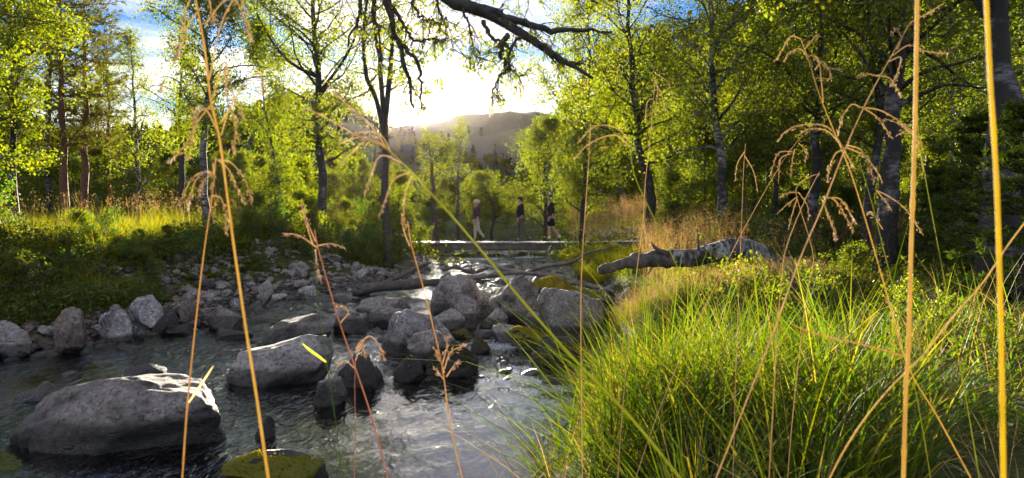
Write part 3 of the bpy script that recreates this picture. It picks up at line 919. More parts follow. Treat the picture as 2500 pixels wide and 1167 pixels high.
# copies: prototypes of plain birches and bushes
def proto(kind, seed):
    rs = np.random.RandomState(seed)
    if kind == 'birch':
        H = 8.0
        tr = [(0, 0, 0), (.1, .05, H * .3), (rs.uniform(-.3, .3), rs.uniform(-.3, .3), H * .6), (rs.uniform(-.4, .4), 0, H)]
        return broadleaf('grown_birch', tr, .09, seed, M['birch_leaf'], M['birch_bark_dark'], crown_from=.18, R=1.8, nb=36, leaves=24000, leaf=.062, sigma=.14, gap=-.08)
    if kind == 'young':
        H = 4.2
        tr = [(0, 0, 0), (.1, .05, H * .4), (rs.uniform(-.2, .2), rs.uniform(-.2, .2), H)]
        return broadleaf('young_birch', tr, .035, seed, M['birch_leaf'], M['bark_dark'], crown_from=.08, R=1.25, nb=26, leaves=9500, leaf=.078, sigma=.12, twigs=6, gap=-.02)
    H = 1.5
    tr = [(0, 0, 0), (.05, .03, H * .5), (.1, 0, H)]
    return broadleaf('bush', tr, .02, seed, M['green_leaf' if seed % 2 else 'birch_leaf'], M['bark_dark'], crown_from=.02, R=.95, nb=24, leaves=5500, leaf=.062, sigma=.09, twigs=6, rise=.85, gap=-.05)


def in_lane(x, y, top):
    # gaps in the thicket that let the low sun on to the meadow
    if y < 18 or y > 60 or top < 2.2 + .14 * (y - 18): return False
    u = x + .147 * (y - 18)
    return any(a < u < b for a, b in ((-6.6, -4.0), (-10.5, -7.6), (-14.5, -12.2), (-1.5, 3.6)))


def put(kind, name, cat, i, x, y, sc, label, group=None):
    rz = rs2.rand() * 6.28
    if group and in_lane(x, y, sc * {'birch': 8, 'young': 4.2, 'bush': 1.5}[kind] + 1.2): return None
    key = (kind, i % 3)
    if key not in PROTOS:
        PROTOS[key] = proto(kind, 300 + i % 3 + {'birch': 0, 'young': 10, 'bush': 20}[kind])
    return plant_tree(name, (x, y, gz(x, y) - .04), PROTOS[key], label, cat, group, rz, sc)


PROTOS = {}
rs2 = np.random.RandomState(77)


def at_px(px, Y):
    p = P(px, 560, Y); return p[0], p[1]


# leafy trees at the far left edge
for k, (px, Y, s, lb) in enumerate([(-60, 15, 1.05, 'dense leafy tree cut by the left edge, dark green'), (45, 17, 1.0, 'dense leafy tree at the left edge in front of the pines'),
                                    (120, 23, 1.0, 'leafy tree behind the left pine near the left edge'), (-20, 27, 1.3, 'tall leafy tree farther back at the left edge'),
                                    (250, 31, .9, 'leafy tree behind the small sparse pine')]):
    put('birch', 'leafy_tree', 'tree', k, *at_px(px, Y), s, lb)
# background birches left of the stream and behind the bridge
k = 0
def cap_scale(px, Y, sc, H=4.7):
    # keep the thicket below the skyline that the photograph shows
    tops = np.interp(px, [-400, 380, 560, 700, 830, 950, 1060, 1200, 1300], [250, 335, 355, 358, 360, 385, 405, 430, 420])
    b = P(px, 560, Y); g_ = gz(b[0], b[1])
    return min(sc, max(.25, (P(px, tops, Y)[2] - g_) / H))


L_BG = 'young birch in the thicket left of the stream, one of many alike'
for (a, b_, Y, n, s0, s1) in [(540, 1000, 25, 6, .7, 1.0), (300, 1160, 36, 14, .8, 1.15), (330, 1180, 48, 15, .9, 1.3), (0, 420, 28, 6, .9, 1.2), (-400, 300, 36, 8, 1.0, 1.4)]:
    for i in range(n):
        px = a + (b_ - a) * (i + rs2.uniform(.1, .9)) / n; yy = Y * rs2.uniform(.9, 1.12)
        near_sun = abs(px - 1010) < 150
        put('young', 'young_birch', 'birch', k, *at_px(px, yy), cap_scale(px, yy, rs2.uniform(s0, s1)), L_BG, 'birch thicket left of the stream'); k += 1
L_MID = 'young birch in the sunny thicket behind the bridge, one of many alike'
for (a, b_, Y, n, s0, s1) in [(1130, 1300, 44, 4, .35, .5), (1150, 1290, 60, 5, .6, .85), (1380, 1420, 31, 2, .5, .7)]:
    for i in range(n):
        px = a + (b_ - a) * (i + rs2.uniform(.1, .9)) / n
        put('young', 'young_birch', 'birch', k, *at_px(px, Y * rs2.uniform(.93, 1.1)), cap_scale(px, Y, rs2.uniform(s0, s1)) if px < 1300 else rs2.uniform(s0, s1), L_MID, 'birch thicket behind the bridge'); k += 1
L_R = 'leafy birch in the wood on the right, one of many alike'
k = 0
for (a, b_, Y, n, s0, s1) in [(1460, 2560, 20, 9, .7, .95), (1600, 2700, 29, 9, .8, 1.05), (1800, 2700, 42, 8, 1.05, 1.45)]:
    for i in range(n):
        px = a + (b_ - a) * (i + rs2.uniform(.1, .9)) / n; yy = Y * rs2.uniform(.9, 1.12)
        put('birch', 'wood_birch', 'birch', k, *at_px(px, yy), rs2.uniform(s0, s1), L_R, 'birch wood on the right'); k += 1
L_Y = 'low young birch in front of the right hand wood, leafy to the ground'
for (a, b_, Y, n, s0, s1) in [(1620, 2000, 17, 5, .5, .75), (1750, 2500, 13.5, 6, .45, .6)]:
    for i in range(n):
        px = a + (b_ - a) * (i + rs2.uniform(.1, .9)) / n
        put('young', 'young_birch', 'birch', k, *at_px(px, Y * rs2.uniform(.92, 1.1)), rs2.uniform(s0, s1), L_Y, 'low birches before the right hand wood'); k += 1

# bushes
k = 0
L_B1 = 'green bush along the top of the left bank, one of many alike'
for (a, b_, Y, n, s0, s1) in [(600, 760, 15.5, 4, .5, .7), (830, 1010, 16.5, 4, .45, .65), (640, 1040, 20.5, 8, .5, .75), (-50, 520, 31, 8, .6, .9), (880, 1050, 24.6, 4, .5, .7)]:
    for i in range(n):
        px = a + (b_ - a) * (i + rs2.uniform(.1, .9)) / n; yy = Y * rs2.uniform(.94, 1.1)
        x, y = at_px(px, yy); xl, xr_ = edges(y)
        if x > xl - .9: x = xl - .9 - rs2.rand() * .6
        put('bush', 'bush', 'bush', k, x, y, rs2.uniform(s0, s1), L_B1, 'bushes on the left bank'); k += 1
L_B0 = 'low shrub on the dark slope of the left bank, one of many alike'
for i in range(30):
    y = rs2.uniform(8, 17); xl, _x = edges(y); x = xl - rs2.uniform(1.3, 3.4)
    put('bush', 'low_shrub', 'shrub', i, x, y, rs2.uniform(.22, .42), L_B0, 'low shrubs on the left bank')
L_B3 = 'low leafy shrub in the grass of the right bank, one of several alike'
for i in range(18):
    y = rs2.uniform(4.2, 9.5); x = rs2.uniform(.36, .78) * y + .3
    put('bush', 'low_shrub', 'shrub', i, x, y, rs2.uniform(.18, .38), L_B3, 'low shrubs on the right bank')
L_B2 = 'green bush in the undergrowth behind the fallen trunk, one of many alike'
for (a, b_, Y, n, s0, s1) in [(1610, 2300, 14.5, 10, .5, .85), (1700, 2500, 11, 9, .45, .75), (1590, 1700, 19, 3, .7, 1.0)]:
    for i in range(n):
        px = a + (b_ - a) * (i + rs2.uniform(.1, .9)) / n; yy = Y * rs2.uniform(.93, 1.1)
        put('bush', 'bush', 'bush', k, *at_px(px, yy), rs2.uniform(s0, s1), L_B2, 'undergrowth bushes on the right'); k += 1
put('bush', 'bush', 'bush', 1, *at_px(-45, 13.5), .8, 'bright yellow green bush at the left edge of the meadow')

# spruces among the undergrowth on the right
def spruce(px, Y, H, seed, label, base_py=600, **kw):
    b = P(px, base_py, Y); b[2] = gz(b[0], b[1]) - .03
    return plant_tree('young_spruce', b, conifer('spruce', H, **{**dict(r0=.03 + H * .008, seed=seed, mat_leaf=M['spruce_needle'], mat_bark=M['bark_dark'], crown_from=.04, R=.28 * H + .25, whorls=int(9 + H * 3), per=6, needles=15000, nsize=.05, pine=False, nasp=.3), **kw}), label, 'spruce')
spruce(2395, 7.6, 2.0, 51, 'young bushy spruce just left of the thick trunk at the right edge')
spruce(2500, 6.0, 1.9, 52, 'young spruce cut by the right edge, bright green tips')
spruce(2290, 9.2, 1.5, 53, 'small spruce between the stout birch and the right hand spruces')
spruce(2070, 11.2, 1.3, 54, 'small spruce left of the stout birch, behind the fallen trunk')
spruce(1945, 12.8, 1.5, 55, 'small dark spruce by the foot of the upright dark birch')
spruce(2440, 10.8, 4.6, 56, 'taller dark spruce behind the trunk at the right edge', needles=22000)
# ------------------------------------------------------------------ rocks
def ico(sub):
    import bmesh
    bm = bmesh.new(); bmesh.ops.create_icosphere(bm, subdivisions=sub, radius=1.0)
    V = np.array([v.co[:] for v in bm.verts]); T = np.array([[v.index for v in f.verts] for f in bm.faces])
    bm.free(); return V, T


ICO = {k: ico(k) for k in (2, 3, 5)}


def rock_verts(seed, dims, sub=5, cuts=9, rough=.06, blocky=.0, point=None):
    rs = np.random.RandomState(seed)
    V, T = ICO[sub]; V = V.copy()
    cuts = int(cuts * 1.7); n = rand_unit(cuts, rs); d = rs.uniform(.50, .90, cuts)
    for a, b_ in zip(n, d):                      # cleaved faces
        t = V @ a - b_
        V = V - np.clip(t, 0, None)[:, None] * a[None] * .96
    V = V * (1 + .09 * fbm(V * .9 + seed, 3, seed % 40))[:, None]
    V = V * (1 + rough * fbm(V * 3.1 + seed, 4 if sub > 3 else 2, seed % 37))[:, None]
    if sub > 3:                                 # a few cracks
        cr = np.abs(fbm(V * 1.6 + seed * 3, 3, seed % 31)); V = V * (1 - .05 * np.exp(-(cr / .035) ** 2))[:, None]
    mn, mx = V.min(0), V.max(0)
    V = (V - (mn + mx) / 2) / (mx - mn) * 2
    if point is not None:                       # push the summit sideways
        V[:, 0] += point * np.clip(V[:, 2] + .3, 0, None) * .6 * (1 - np.abs(V[:, 0]) * .5)
    return V * (np.array(dims) / 2), T


def moss_mesh(V, T, seed, mat, thr=.5, nthr=-.1, off=.012, fuzz=.016, dens=5):
    a, b_, c = V[T[:, 0]], V[T[:, 1]], V[T[:, 2]]
    nrm = np.cross(b_ - a, c - a); ar = np.linalg.norm(nrm, axis=1); nrm /= ar[:, None] + 1e-12
    ctr = (a + b_ + c) / 3
    keep = (nrm[:, 2] > thr) & (fbm(ctr * 3 + seed, 3, seed % 29) > nthr)
    if not keep.any(): return None
    rs = np.random.RandomState(seed)
    Tk = T[keep]; used, inv = np.unique(Tk, return_inverse=True)
    vn = np.zeros_like(V); np.add.at(vn, T.ravel(), np.repeat(nrm, 3, 0)); vn /= np.linalg.norm(vn, axis=1)[:, None] + 1e-9
    # sink the rim so that the mat has a thickness
    cnt = np.bincount(Tk.ravel(), minlength=len(V)); full = np.bincount(T.ravel(), minlength=len(V))
    edge = (cnt < full)[used]
    Vm = V[used] + vn[used] * (off * (1 + .8 * fbm(V[used] * 14, 3, 3)))[:, None]
    Vm[edge] = V[used][edge] - vn[used][edge] * .006
    A = Acc(); A.add(Vm, None, inv.reshape(-1, 3))
    area = ar[keep] / 2
    n = int(min(9000, area.sum() / (fuzz * fuzz) * dens * .25))
    idx = rs.choice(np.nonzero(keep)[0], n, p=area / area.sum())
    r1, r2 = rs.rand(n, 1) ** .5, rs.rand(n, 1)
    C = a[idx] * (1 - r1) + b_[idx] * r1 * (1 - r2) + c[idx] * r1 * r2 + nrm[idx] * (off + fuzz * .35)
    lv, lq = leaf_quads(C, fuzz, rs, .4, axis=nrm[idx], jitter=.5)
    A.add(lv, lq)
    return A.mesh('moss', mat)


def rock(px0, px1, pt, pb, seed, label, mat='rock', Y=None, depth=1.0, moss=None, cuts=9, rough=.06, sink=.25, z0=None, point=None, tilt=0, mthr=.5, mn=-.1):
    """boulder whose outline fills the pixel box; it stands where its foot meets water or ground"""
    pcx = (px0 + px1) / 2
    if Y is None:
        zz = 0.0
        for _ in range(8):
            g_ = G(pcx, pb, zz); zz = float(max(water_z(g_[1]), gz(g_[0], g_[1]))) if z0 is None else z0
        Y = g_[1]
    w = (px1 - px0) / F * Y
    dpt = w * depth * .8
    Yc = Y + dpt * .38
    w = (px1 - px0) / F * Yc
    top = P(pcx, pt, Yc)[2]; foot = P(pcx, pb, Y)[2]
    h = top - foot; sk = max(sink, .55) * h + .05
    V, T = rock_verts(seed, (w, dpt, h + sk), 5 if (px1 - px0) > 60 else 3, cuts, rough, point=point)
    if tilt:
        c_, s_ = math.cos(tilt), math.sin(tilt)
        V = np.stack([V[:, 0] * c_ + V[:, 2] * s_, V[:, 1], -V[:, 0] * s_ + V[:, 2] * c_], 1)
    loc = P(pcx, 600, Yc); loc[2] = foot - sk + (h + sk) / 2
    o = link('boulder' if px1 - px0 > 60 else 'stone', make_mesh('boulder', V, [T], [M[mat]]), loc=loc)
    tag(o, label, 'boulder' if px1 - px0 > 60 else 'stone')
    if moss:
        mm = moss_mesh(V, T, seed, M[moss], mthr, mn, off=.01 + .004 * w, fuzz=.018)
        if mm: part('moss', mm, o)
    return o


rock(48, 562, 918, 1100, 101, 'largest grey boulder lying long and low in the water at the lower left', 'rock_big', depth=.8, cuts=5, rough=.07, tilt=-.06, sink=.8)
rock(560, 792, 818, 940, 102, 'pale grey wedge shaped boulder in the stream just right of the largest one', 'rock', depth=.9, cuts=11, point=.55, sink=.35)
rock(1052, 1182, 668, 768, 103, 'rounded brown grey boulder at the back left of the midstream group', 'rock_dark', depth=.9, cuts=8)
rock(1093, 1172, 718, 800, 104, 'upright dark stone in front of the rounded brown grey boulder', 'rock_dark', depth=.8)
rock(1196, 1350, 674, 792, 105, 'broad slab like boulder at the back of the midstream group', 'rock_dark', depth=.8, cuts=12, point=-.5)
rock(1308, 1474, 700, 832, 106, 'large dark pointed boulder at the right side of the midstream group', 'rock_dark', depth=.8, cuts=10, point=.15)
rock(925, 1112, 758, 868, 107, 'dark boulder with pale lichen veins in the middle of the stream', 'rock_veined', depth=.9, cuts=8, rough=.1)
rock(1168, 1242, 752, 800, 108, 'pale smooth oval stone between the dark boulders', 'rock', depth=.9, cuts=5)
rock(1200, 1294, 786, 840, 109, 'low grey stone left of the mossy slabs', 'rock', depth=1)
rock(1165, 1232, 712, 772, 110, 'dark stone wedged between the rounded boulder and the broad slab', 'rock_dark', depth=.8)
rock(1282, 1326, 760, 806, 111, 'small grey stone left of the large pointed boulder', 'rock_dark', depth=.8)
rock(822, 938, 862, 948, 112, 'dark wet angular boulder with a reddish side in the foreground rapids', 'rock_wet', depth=.9)
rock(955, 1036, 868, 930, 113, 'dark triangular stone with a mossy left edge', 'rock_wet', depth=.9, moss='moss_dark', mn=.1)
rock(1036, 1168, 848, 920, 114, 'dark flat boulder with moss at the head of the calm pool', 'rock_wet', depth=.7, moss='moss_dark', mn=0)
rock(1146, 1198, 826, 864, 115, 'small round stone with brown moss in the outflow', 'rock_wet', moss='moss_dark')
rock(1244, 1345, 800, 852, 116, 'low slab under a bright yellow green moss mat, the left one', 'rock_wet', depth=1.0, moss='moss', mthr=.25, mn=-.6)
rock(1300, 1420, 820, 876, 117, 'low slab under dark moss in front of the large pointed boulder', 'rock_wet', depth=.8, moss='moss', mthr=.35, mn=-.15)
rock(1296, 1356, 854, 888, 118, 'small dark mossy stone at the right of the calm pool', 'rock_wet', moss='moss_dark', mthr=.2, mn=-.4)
rock(636, 812, 768, 838, 119, 'flat grey slab behind the wedge shaped boulder', 'rock_dark', depth=1.0, cuts=12, point=.3)
rock(618, 668, 1016, 1072, 120, 'small black stone breaking the water below the largest boulder', 'rock_wet')
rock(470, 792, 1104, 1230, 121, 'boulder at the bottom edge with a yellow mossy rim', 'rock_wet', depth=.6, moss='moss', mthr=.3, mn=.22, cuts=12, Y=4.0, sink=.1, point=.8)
rock(768, 842, 920, 990, 122, 'small dark wet stone left of the calm water below the rapids', 'rock_dark')
rock(58, 156, 930, 976, 123, 'low pale stone washed by the water at the left edge', 'rock')
rock(1060, 1112, 828, 862, 124, 'small stone with yellow moss right of the veined boulder', 'rock_wet', moss='moss', mthr=.2, mn=-.5)
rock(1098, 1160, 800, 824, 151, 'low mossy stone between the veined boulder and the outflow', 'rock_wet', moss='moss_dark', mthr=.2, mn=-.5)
rock(990, 1080, 806, 868, 125, 'low grey stone in front of the veined boulder', 'rock_dark', Y=6.95)
rock(1060, 1136, 752, 806, 126, 'square grey stone just right of the veined boulder', 'rock')
rock(860, 1000, 722, 790, 127, 'low wide stone with pale ridges above the rapids', 'rock_dark', depth=1.1, cuts=12, rough=.1)
rock(810, 900, 752, 812, 128, 'jagged grey stone left of the low ridged stone', 'rock_dark', rough=.1)
rock(900, 985, 745, 800, 129, 'dark stone in front of the low ridged stone', 'rock_dark', rough=.1)
rock(1286, 1424, 676, 726, 130, 'slab under bright yellow moss behind the large pointed boulder', 'rock_wet', depth=.9, moss='moss', mthr=.15, mn=-.8)
# left shore
rock(232, 318, 754, 826, 131, 'large pale stone streaked with pink on the left shore', 'rock_pale', depth=.8)
rock(308, 392, 722, 772, 132, 'whitest stone, lying above the pink streaked one on the left shore', 'rock_pale', depth=.8, tilt=-.4)
rock(262, 302, 742, 768, 133, 'small bluish stone on top of the pink streaked one', 'rock', Y=8.9)
rock(326, 356, 768, 804, 134, 'small white and dark stone right of the pink streaked one', 'rock_pale')
rock(126, 206, 748, 824, 135, 'brown upright stone on the left shore left of the pink streaked one', 'rock_brown', depth=.8)
rock(-20, 66, 780, 852, 136, 'grey lichened boulder half cut by the left edge', 'rock', depth=.8)
rock(438, 482, 728, 778, 137, 'brown leaf shaped stone standing upright on the left shore', 'rock_brown')
rock(370, 446, 762, 816, 138, 'dark brown boulder at the waterline of the left shore', 'rock_wet', depth=.9)
rock(505, 590, 745, 806, 139, 'dark boulder with white patches on the left shore', 'rock_dark', depth=.8)
rock(400, 470, 790, 818, 140, 'flat dark stone at the edge of the rapids on the left', 'rock_wet')
rock(205, 236, 708, 736, 141, 'small pale stone up in the ferns of the left bank', 'rock_pale', Y=10.4)
rock(560, 588, 728, 752, 142, 'small white triangular stone right of the tallest golden stem', 'rock_pale')
rock(630, 668, 684, 722, 143, 'brown grey pointed stone in the rubble on the left shore', 'rock')
rock(728, 776, 696, 728, 144, 'white stone in the rubble by the waterline', 'rock_pale')
rock(808, 852, 714, 736, 145, 'flat tan stone at the end of the rubble', 'rock')
rock(322, 368, 556, 582, 146, 'dark stone lying in the sunny meadow on the left', 'rock_dark', Y=22)
rock(726, 768, 586, 616, 147, 'dark stone in the bushes above the rubble, upper of two', 'rock', Y=16.5)
rock(724, 764, 622, 652, 148, 'dark stone in the bushes above the rubble, lower of two', 'rock_dark', Y=15.5)
rock(520, 610, 800, 830, 149, 'flat dark stone in the rapids left of the wedge shaped boulder', 'rock_wet')
rock(300, 420, 884, 916, 150, 'dark flat stone awash behind the largest boulder', 'rock_wet')

# smaller stones
STONES = []
for s in range(9):
    mt = ['rock', 'rock_pale', 'rock_dark', 'rock', 'rock_brown', 'rock_dark', 'rock_wet', 'rock', 'rock_wet'][s]
    V, T = rock_verts(400 + s, (1, .8, .6), 3, 8, .07)
    STONES.append(make_mesh('stone', V, [T], [M[mt]]))
rs3 = np.random.RandomState(9)


def stones(n, label, group, region, size, kinds, name='stone'):
    made = 0; tries = 0
    while made < n and tries < n * 30:
        tries += 1
        px, Y = region(rs3)
        p = P(px, 600, Y); x, y = p[0], p[1]
        g_, w_ = gz(x, y), float(water_z(y))
        s = size * rs3.lognormal(0, .38)
        z = max(g_, w_ - .45 * s * .6) + .12 * s
        o = link(name, STONES[kinds[rs3.randint(len(kinds))]], loc=(x, y, z))
        o.rotation_euler = (rs3.uniform(-.4, .4), rs3.uniform(-.4, .4), rs3.rand() * 6.28)
        o.scale = (s, s * rs3.uniform(.7, 1.2), s * rs3.uniform(.6, 1.1))
        tag(o, label, 'stone', group); made += 1


def shore(lo, hi, y0, y1, side=-1):
    def f(rs):
        Y = rs.uniform(y0, y1); xl, xr = edges(Y); x = (xl - rs.uniform(lo, hi)) if side < 0 else (xr + rs.uniform(lo, hi))
        return 1250 + x / Y * F, Y
    return f


def between(px0, px1, y0, y1):
    return lambda rs: (rs.uniform(px0, px1), rs.uniform(y0, y1))


stones(100, 'grey or white stone in the rubble on the left shore, one of many alike', 'rubble on the left shore', shore(-.3, 2.2, 11.0, 16.5), .21, [0, 1, 2, 3, 4, 5, 6, 2])
stones(30, 'stone at the foot of the left bank nearest the camera, one of many alike', 'stones below the ferny left bank', shore(-.5, .7, 7.0, 11.0), .24, [0, 4, 2, 5, 6, 6])
stones(44, 'stone standing out of the bright water near the bridge, one of many alike', 'stones in the stream near the bridge', between(1085, 1350, 19.5, 28), .34, [2, 5, 6, 0, 8])
stones(38, 'dark stone in the stream behind the midstream boulders, one of many alike', 'stones behind the midstream boulders', between(1080, 1430, 13, 18.5), .30, [2, 5, 6, 8, 8])
stones(40, 'dark stone among the rapids left of the boulders, one of many alike', 'stones in the rapids', between(620, 960, 8.6, 12.0), .26, [2, 5, 6, 8])
stones(36, 'wet stone just under or above the water near the midstream boulders', 'wet stones between the boulders', between(900, 1330, 6.6, 9.5), .20, [6, 8, 5])
stones(12, 'stone at the water edge of the right bank, one of many alike', 'stones along the right bank', shore(-.25, .25, 8.5, 16, 1), .24, [2, 5, 6, 0])
stones(14, 'sunken stone on the bed of the stream at the left, one of many alike', 'stones on the stream bed', between(0, 700, 5.2, 8.5), .26, [6, 8, 4, 5])

def gravel(n, region, size, mat, label, rs):
    V0, T0 = ico(1); y, x = [], []
    while len(x) < n:
        px, Y = region(rs); x.append((px - 1250) / F * Y); y.append(Y)
    x, y = np.array(x), np.array(y)
    s = size * rs.lognormal(0, .45, n)
    a = rs.rand(n) * 6.28; sx, sy, sz = s * .5, s * rs.uniform(.3, .5, n), s * rs.uniform(.18, .36, n)
    V = V0[None] * (1 + .22 * rs.normal(size=(n, len(V0), 1)).clip(-1, 1))
    X = V[..., 0] * sx[:, None]; Y_ = V[..., 1] * sy[:, None]
    W = np.stack([X * np.cos(a)[:, None] - Y_ * np.sin(a)[:, None] + x[:, None], X * np.sin(a)[:, None] + Y_ * np.cos(a)[:, None] + y[:, None], V[..., 2] * sz[:, None] + (ground_z(x, y) + sz * .5)[:, None]], 2)
    T = np.arange(n)[:, None, None] * len(V0) + T0[None]
    return tag(link('gravel', make_mesh('gravel', W.reshape(-1, 3), [T.reshape(-1, 3)], [M[mat]], False)), label, 'gravel', kind='stuff')


rgv = np.random.RandomState(12)
gravel(1500, shore(-.6, 2.4, 10.6, 17), .10, 'rock_dark', 'small broken stones filling the rubble on the left shore', rgv)
gravel(900, shore(-.8, 1.0, 6.5, 11), .09, 'rock_brown', 'small dark stones along the foot of the left bank', rgv)
gravel(900, between(860, 1420, 7.5, 24), .13, 'rock_dark', 'small stones on the shallow bed of the upper stream', rgv)

# ------------------------------------------------------------------ driftwood and the fallen birch
def limb(name, pix, rad, label, cat, mat, seed, sides=9, bump=.25, twigs=0, z=None, flat=1.0):
    pts = np.array([P(a, b_, y) for a, b_, y in pix])
    path = resample(pts, max(12, 5 * len(pix)))
    r = np.interp(np.linspace(0, 1, len(path)), np.linspace(0, 1, len(rad)), rad)
    A = Acc(); A.add(*tube(path, r, sides, bump=bump, seed=seed, flat=flat))
    rs = np.random.RandomState(seed)
    for i in range(twigs):
        k = rs.randint(2, len(path) - 1); d = rand_unit(1, rs)[0]; d[2] = abs(d[2]) * .8 + .1
        tw = grow(rs, path[k], d, rs.uniform(.2, .7), 6, .3)
        A.add(*tube(tw, np.linspace(max(.006, r[k] * .3), .003, 6), 5, cap=False))
    o = link(name, A.mesh(name, M[mat], off=path[0]), loc=path[0])
    return tag(o, label, cat)


limb('driftwood_branch', [(1262, 678, 16.2), (1320, 652, 16.2), (1395, 640, 16.0), (1432, 618, 16), (1480, 606, 16), (1535, 594, 16)], (.06, .055, .05, .035, .02, .008), 'long bare branch curving up in front of the sunny grass by the bridge', 'branch', 'driftwood', 1, twigs=3)
limb('driftwood_branch', [(1050, 690, 14.8), (1120, 684, 14.8), (1200, 672, 15), (1262, 665, 15.2), (1310, 668, 15.2)], (.05, .07, .06, .05, .03), 'grey branch lying across the stream above the midstream boulders', 'branch', 'driftwood', 2, twigs=4)
limb('driftwood_branch', [(1190, 640, 19), (1240, 660, 18.2), (1330, 672, 17), (1420, 690, 15.6)], (.06, .07, .06, .04), 'branch slanting down to the right among stones above the slab', 'branch', 'driftwood', 3, twigs=5)
limb('driftwood_branch', [(878, 716, 13.4), (940, 692, 13.8), (1000, 662, 14.4), (1050, 640, 15)], (.08, .06, .05, .03), 'dark branch rising to the right from the left shore', 'branch', 'deadwood', 4, twigs=3)
limb('driftwood_branch', [(860, 712, 13.0), (930, 700, 13.2), (1010, 693, 13.5), (1085, 686, 13.9)], (.10, .11, .10, .06), 'thick dark branch lying flat over the water on the left', 'branch', 'deadwood', 5, twigs=3)
limb('driftwood_branch', [(1080, 660, 17.5), (1110, 652, 17.5), (1150, 664, 17.3), (1190, 656, 17.4)], (.05, .05, .06, .03), 'short forked branch in the bright water left of midstream', 'branch', 'deadwood', 6, twigs=6)
limb('driftwood_branch', [(1330, 700, 13.4), (1390, 690, 13.6), (1450, 700, 13.6), (1500, 712, 13.2)], (.04, .05, .05, .03), 'thin branch under the right bank behind the yellow moss', 'branch', 'driftwood', 7, twigs=4)

t = empty('fallen_birch', P(1480, 665, 9.2), 'fallen birch trunk with peeling white bark lying on the right bank', 'fallen trunk')
def in_thing(pix, rad, mat, name, seed, bump, n=26, sides=16):
    pts = np.array([P(a, b_, y) for a, b_, y in pix]) - np.array(t.location)
    path = resample(pts, n); r = np.interp(np.linspace(0, 1, n), np.linspace(0, 1, len(rad)), rad)
    A = Acc(); A.add(*tube(path, r, sides, bump=bump, seed=seed)); return path, r, part(name, A.mesh(name, mat), t)
M['log_bark'] = birch_bark('log_bark', (0.52, 0.49, 0.49), .52, (15, 6, 6))
in_thing([(1462, 662, 9.0), (1520, 645, 9.1), (1580, 632, 9.2), (1640, 628, 9.3)], (.05, .085, .11, .12), M['deadwood'], 'broken_end', 3, .35)
in_thing([(1625, 630, 9.3), (1690, 630, 9.3), (1750, 615, 9.3), (1800, 607, 9.3), (1850, 618, 9.35), (1895, 650, 9.4), (1930, 672, 9.45)], (.115, .13, .145, .15, .15, .145, .12), M['log_bark'], 'trunk', 4, .10, 40)
in_thing([(1900, 652, 9.4), (1960, 668, 9.6), (2030, 690, 9.9), (2100, 715, 10.2)], (.15, .17, .14, .08), M['deadwood'], 'root_end', 5, .35)
in_thing([(1705, 625, 9.25), (1706, 595, 9.2), (1702, 560, 9.2)], (.02, .015, .006), M['deadwood'], 'branch_stub', 6, .2, 8, 6)
in_thing([(1630, 622, 9.2), (1600, 606, 9.15), (1590, 590, 9.1)], (.045, .03, .008), M['deadwood'], 'splinter', 7, .3, 8, 7)
rs4 = np.random.RandomState(3)
for i in range(34):                                         # curled shreds of bark
    a = rs4.uniform(1500, 1900); b_ = np.interp(a, [1500, 1640, 1800, 1900], [640, 622, 596, 640]) + rs4.uniform(-6, 30)
    p0 = P(a, b_, 9.12) - np.array(t.location); d = rand_unit(1, rs4)[0]
    w = np.cross(d, [0, 1, 0]); w /= np.linalg.norm(w); L = rs4.uniform(.05, .13)
    ss = np.linspace(0, 1, 6)[:, None]; c = p0 + d * L * ss + np.array([0, -1, .2]) * .05 * np.sin(ss * 3)
    V = np.stack([c - w * .018 * (1 - ss * .6), c + w * .018 * (1 - ss * .6)], 1).reshape(-1, 3)
    Q = np.array([[2 * k, 2 * k + 1, 2 * k + 3, 2 * k + 2] for k in range(5)])
    part('bark_shred', make_mesh('bark_shred', V, [Q], [M['log_bark' if rs4.rand() < .45 else 'deadwood']]), t)

# ------------------------------------------------------------------ the footbridge
BR_Y, BR_Z = 26.0, .64
br = empty('footbridge', (-.4, BR_Y, BR_Z), 'low wooden plank footbridge crossing the stream with three people on it', 'footbridge')
rs5 = np.random.RandomState(8)
x = -4.3; PL = {}
for v in range(6):
    V, Q = box(-.07, .07, -.62, .62, -.04, 0)
    V[:, 1] *= 1 + .02 * v / 6; V[:, 2] += (V[:, 1] * .004 * (v - 3))
    V[:, 0] += V[:, 1] * .006 * (v - 2.5)
    PL[v] = make_mesh('plank', V, [Q], [M['plank_wood']], False)
i = 0
while x < 3.15:
    o = part('plank', PL[i % 6], br); o.location = (x + .4, rs5.uniform(-.03, .03), rs5.uniform(-.004, .006)); o.rotation_euler = (rs5.uniform(-.004, .004), 0, rs5.uniform(-.012, .012)); x += .156; i += 1
for yy in (-.42, .42):
    A = Acc(); A.add(*box(-3.9, 3.5, yy - .09, yy + .09, -.31, -.043)); part('beam', A.mesh('beam', M['beam_wood'], False), br)
A = Acc(); A.add(*box(-3.4, 2.9, -.56, -.515, -.25, -.045)); part('side_board', A.mesh('side_board', M['beam_wood'], False), br)
for xx in (-3.75, 3.1):
    A = Acc(); A.add(*box(xx - .12, xx + .12, -.6, .6, -.62, -.315)); part('sill_log', A.mesh('sill_log', M['beam_wood'], False), br)
bw = empty('boardwalk', (2.9, 25.6, .62), 'narrow plank boardwalk leading from the bridge towards the camera through the grass', 'boardwalk')
pts = np.array([[3.0, 25.4, .66], [3.6, 23.5, .76], [4.0, 21.5, .84], [4.3, 19.6, .90]]) - np.array(bw.location)
path = resample(pts, 40)
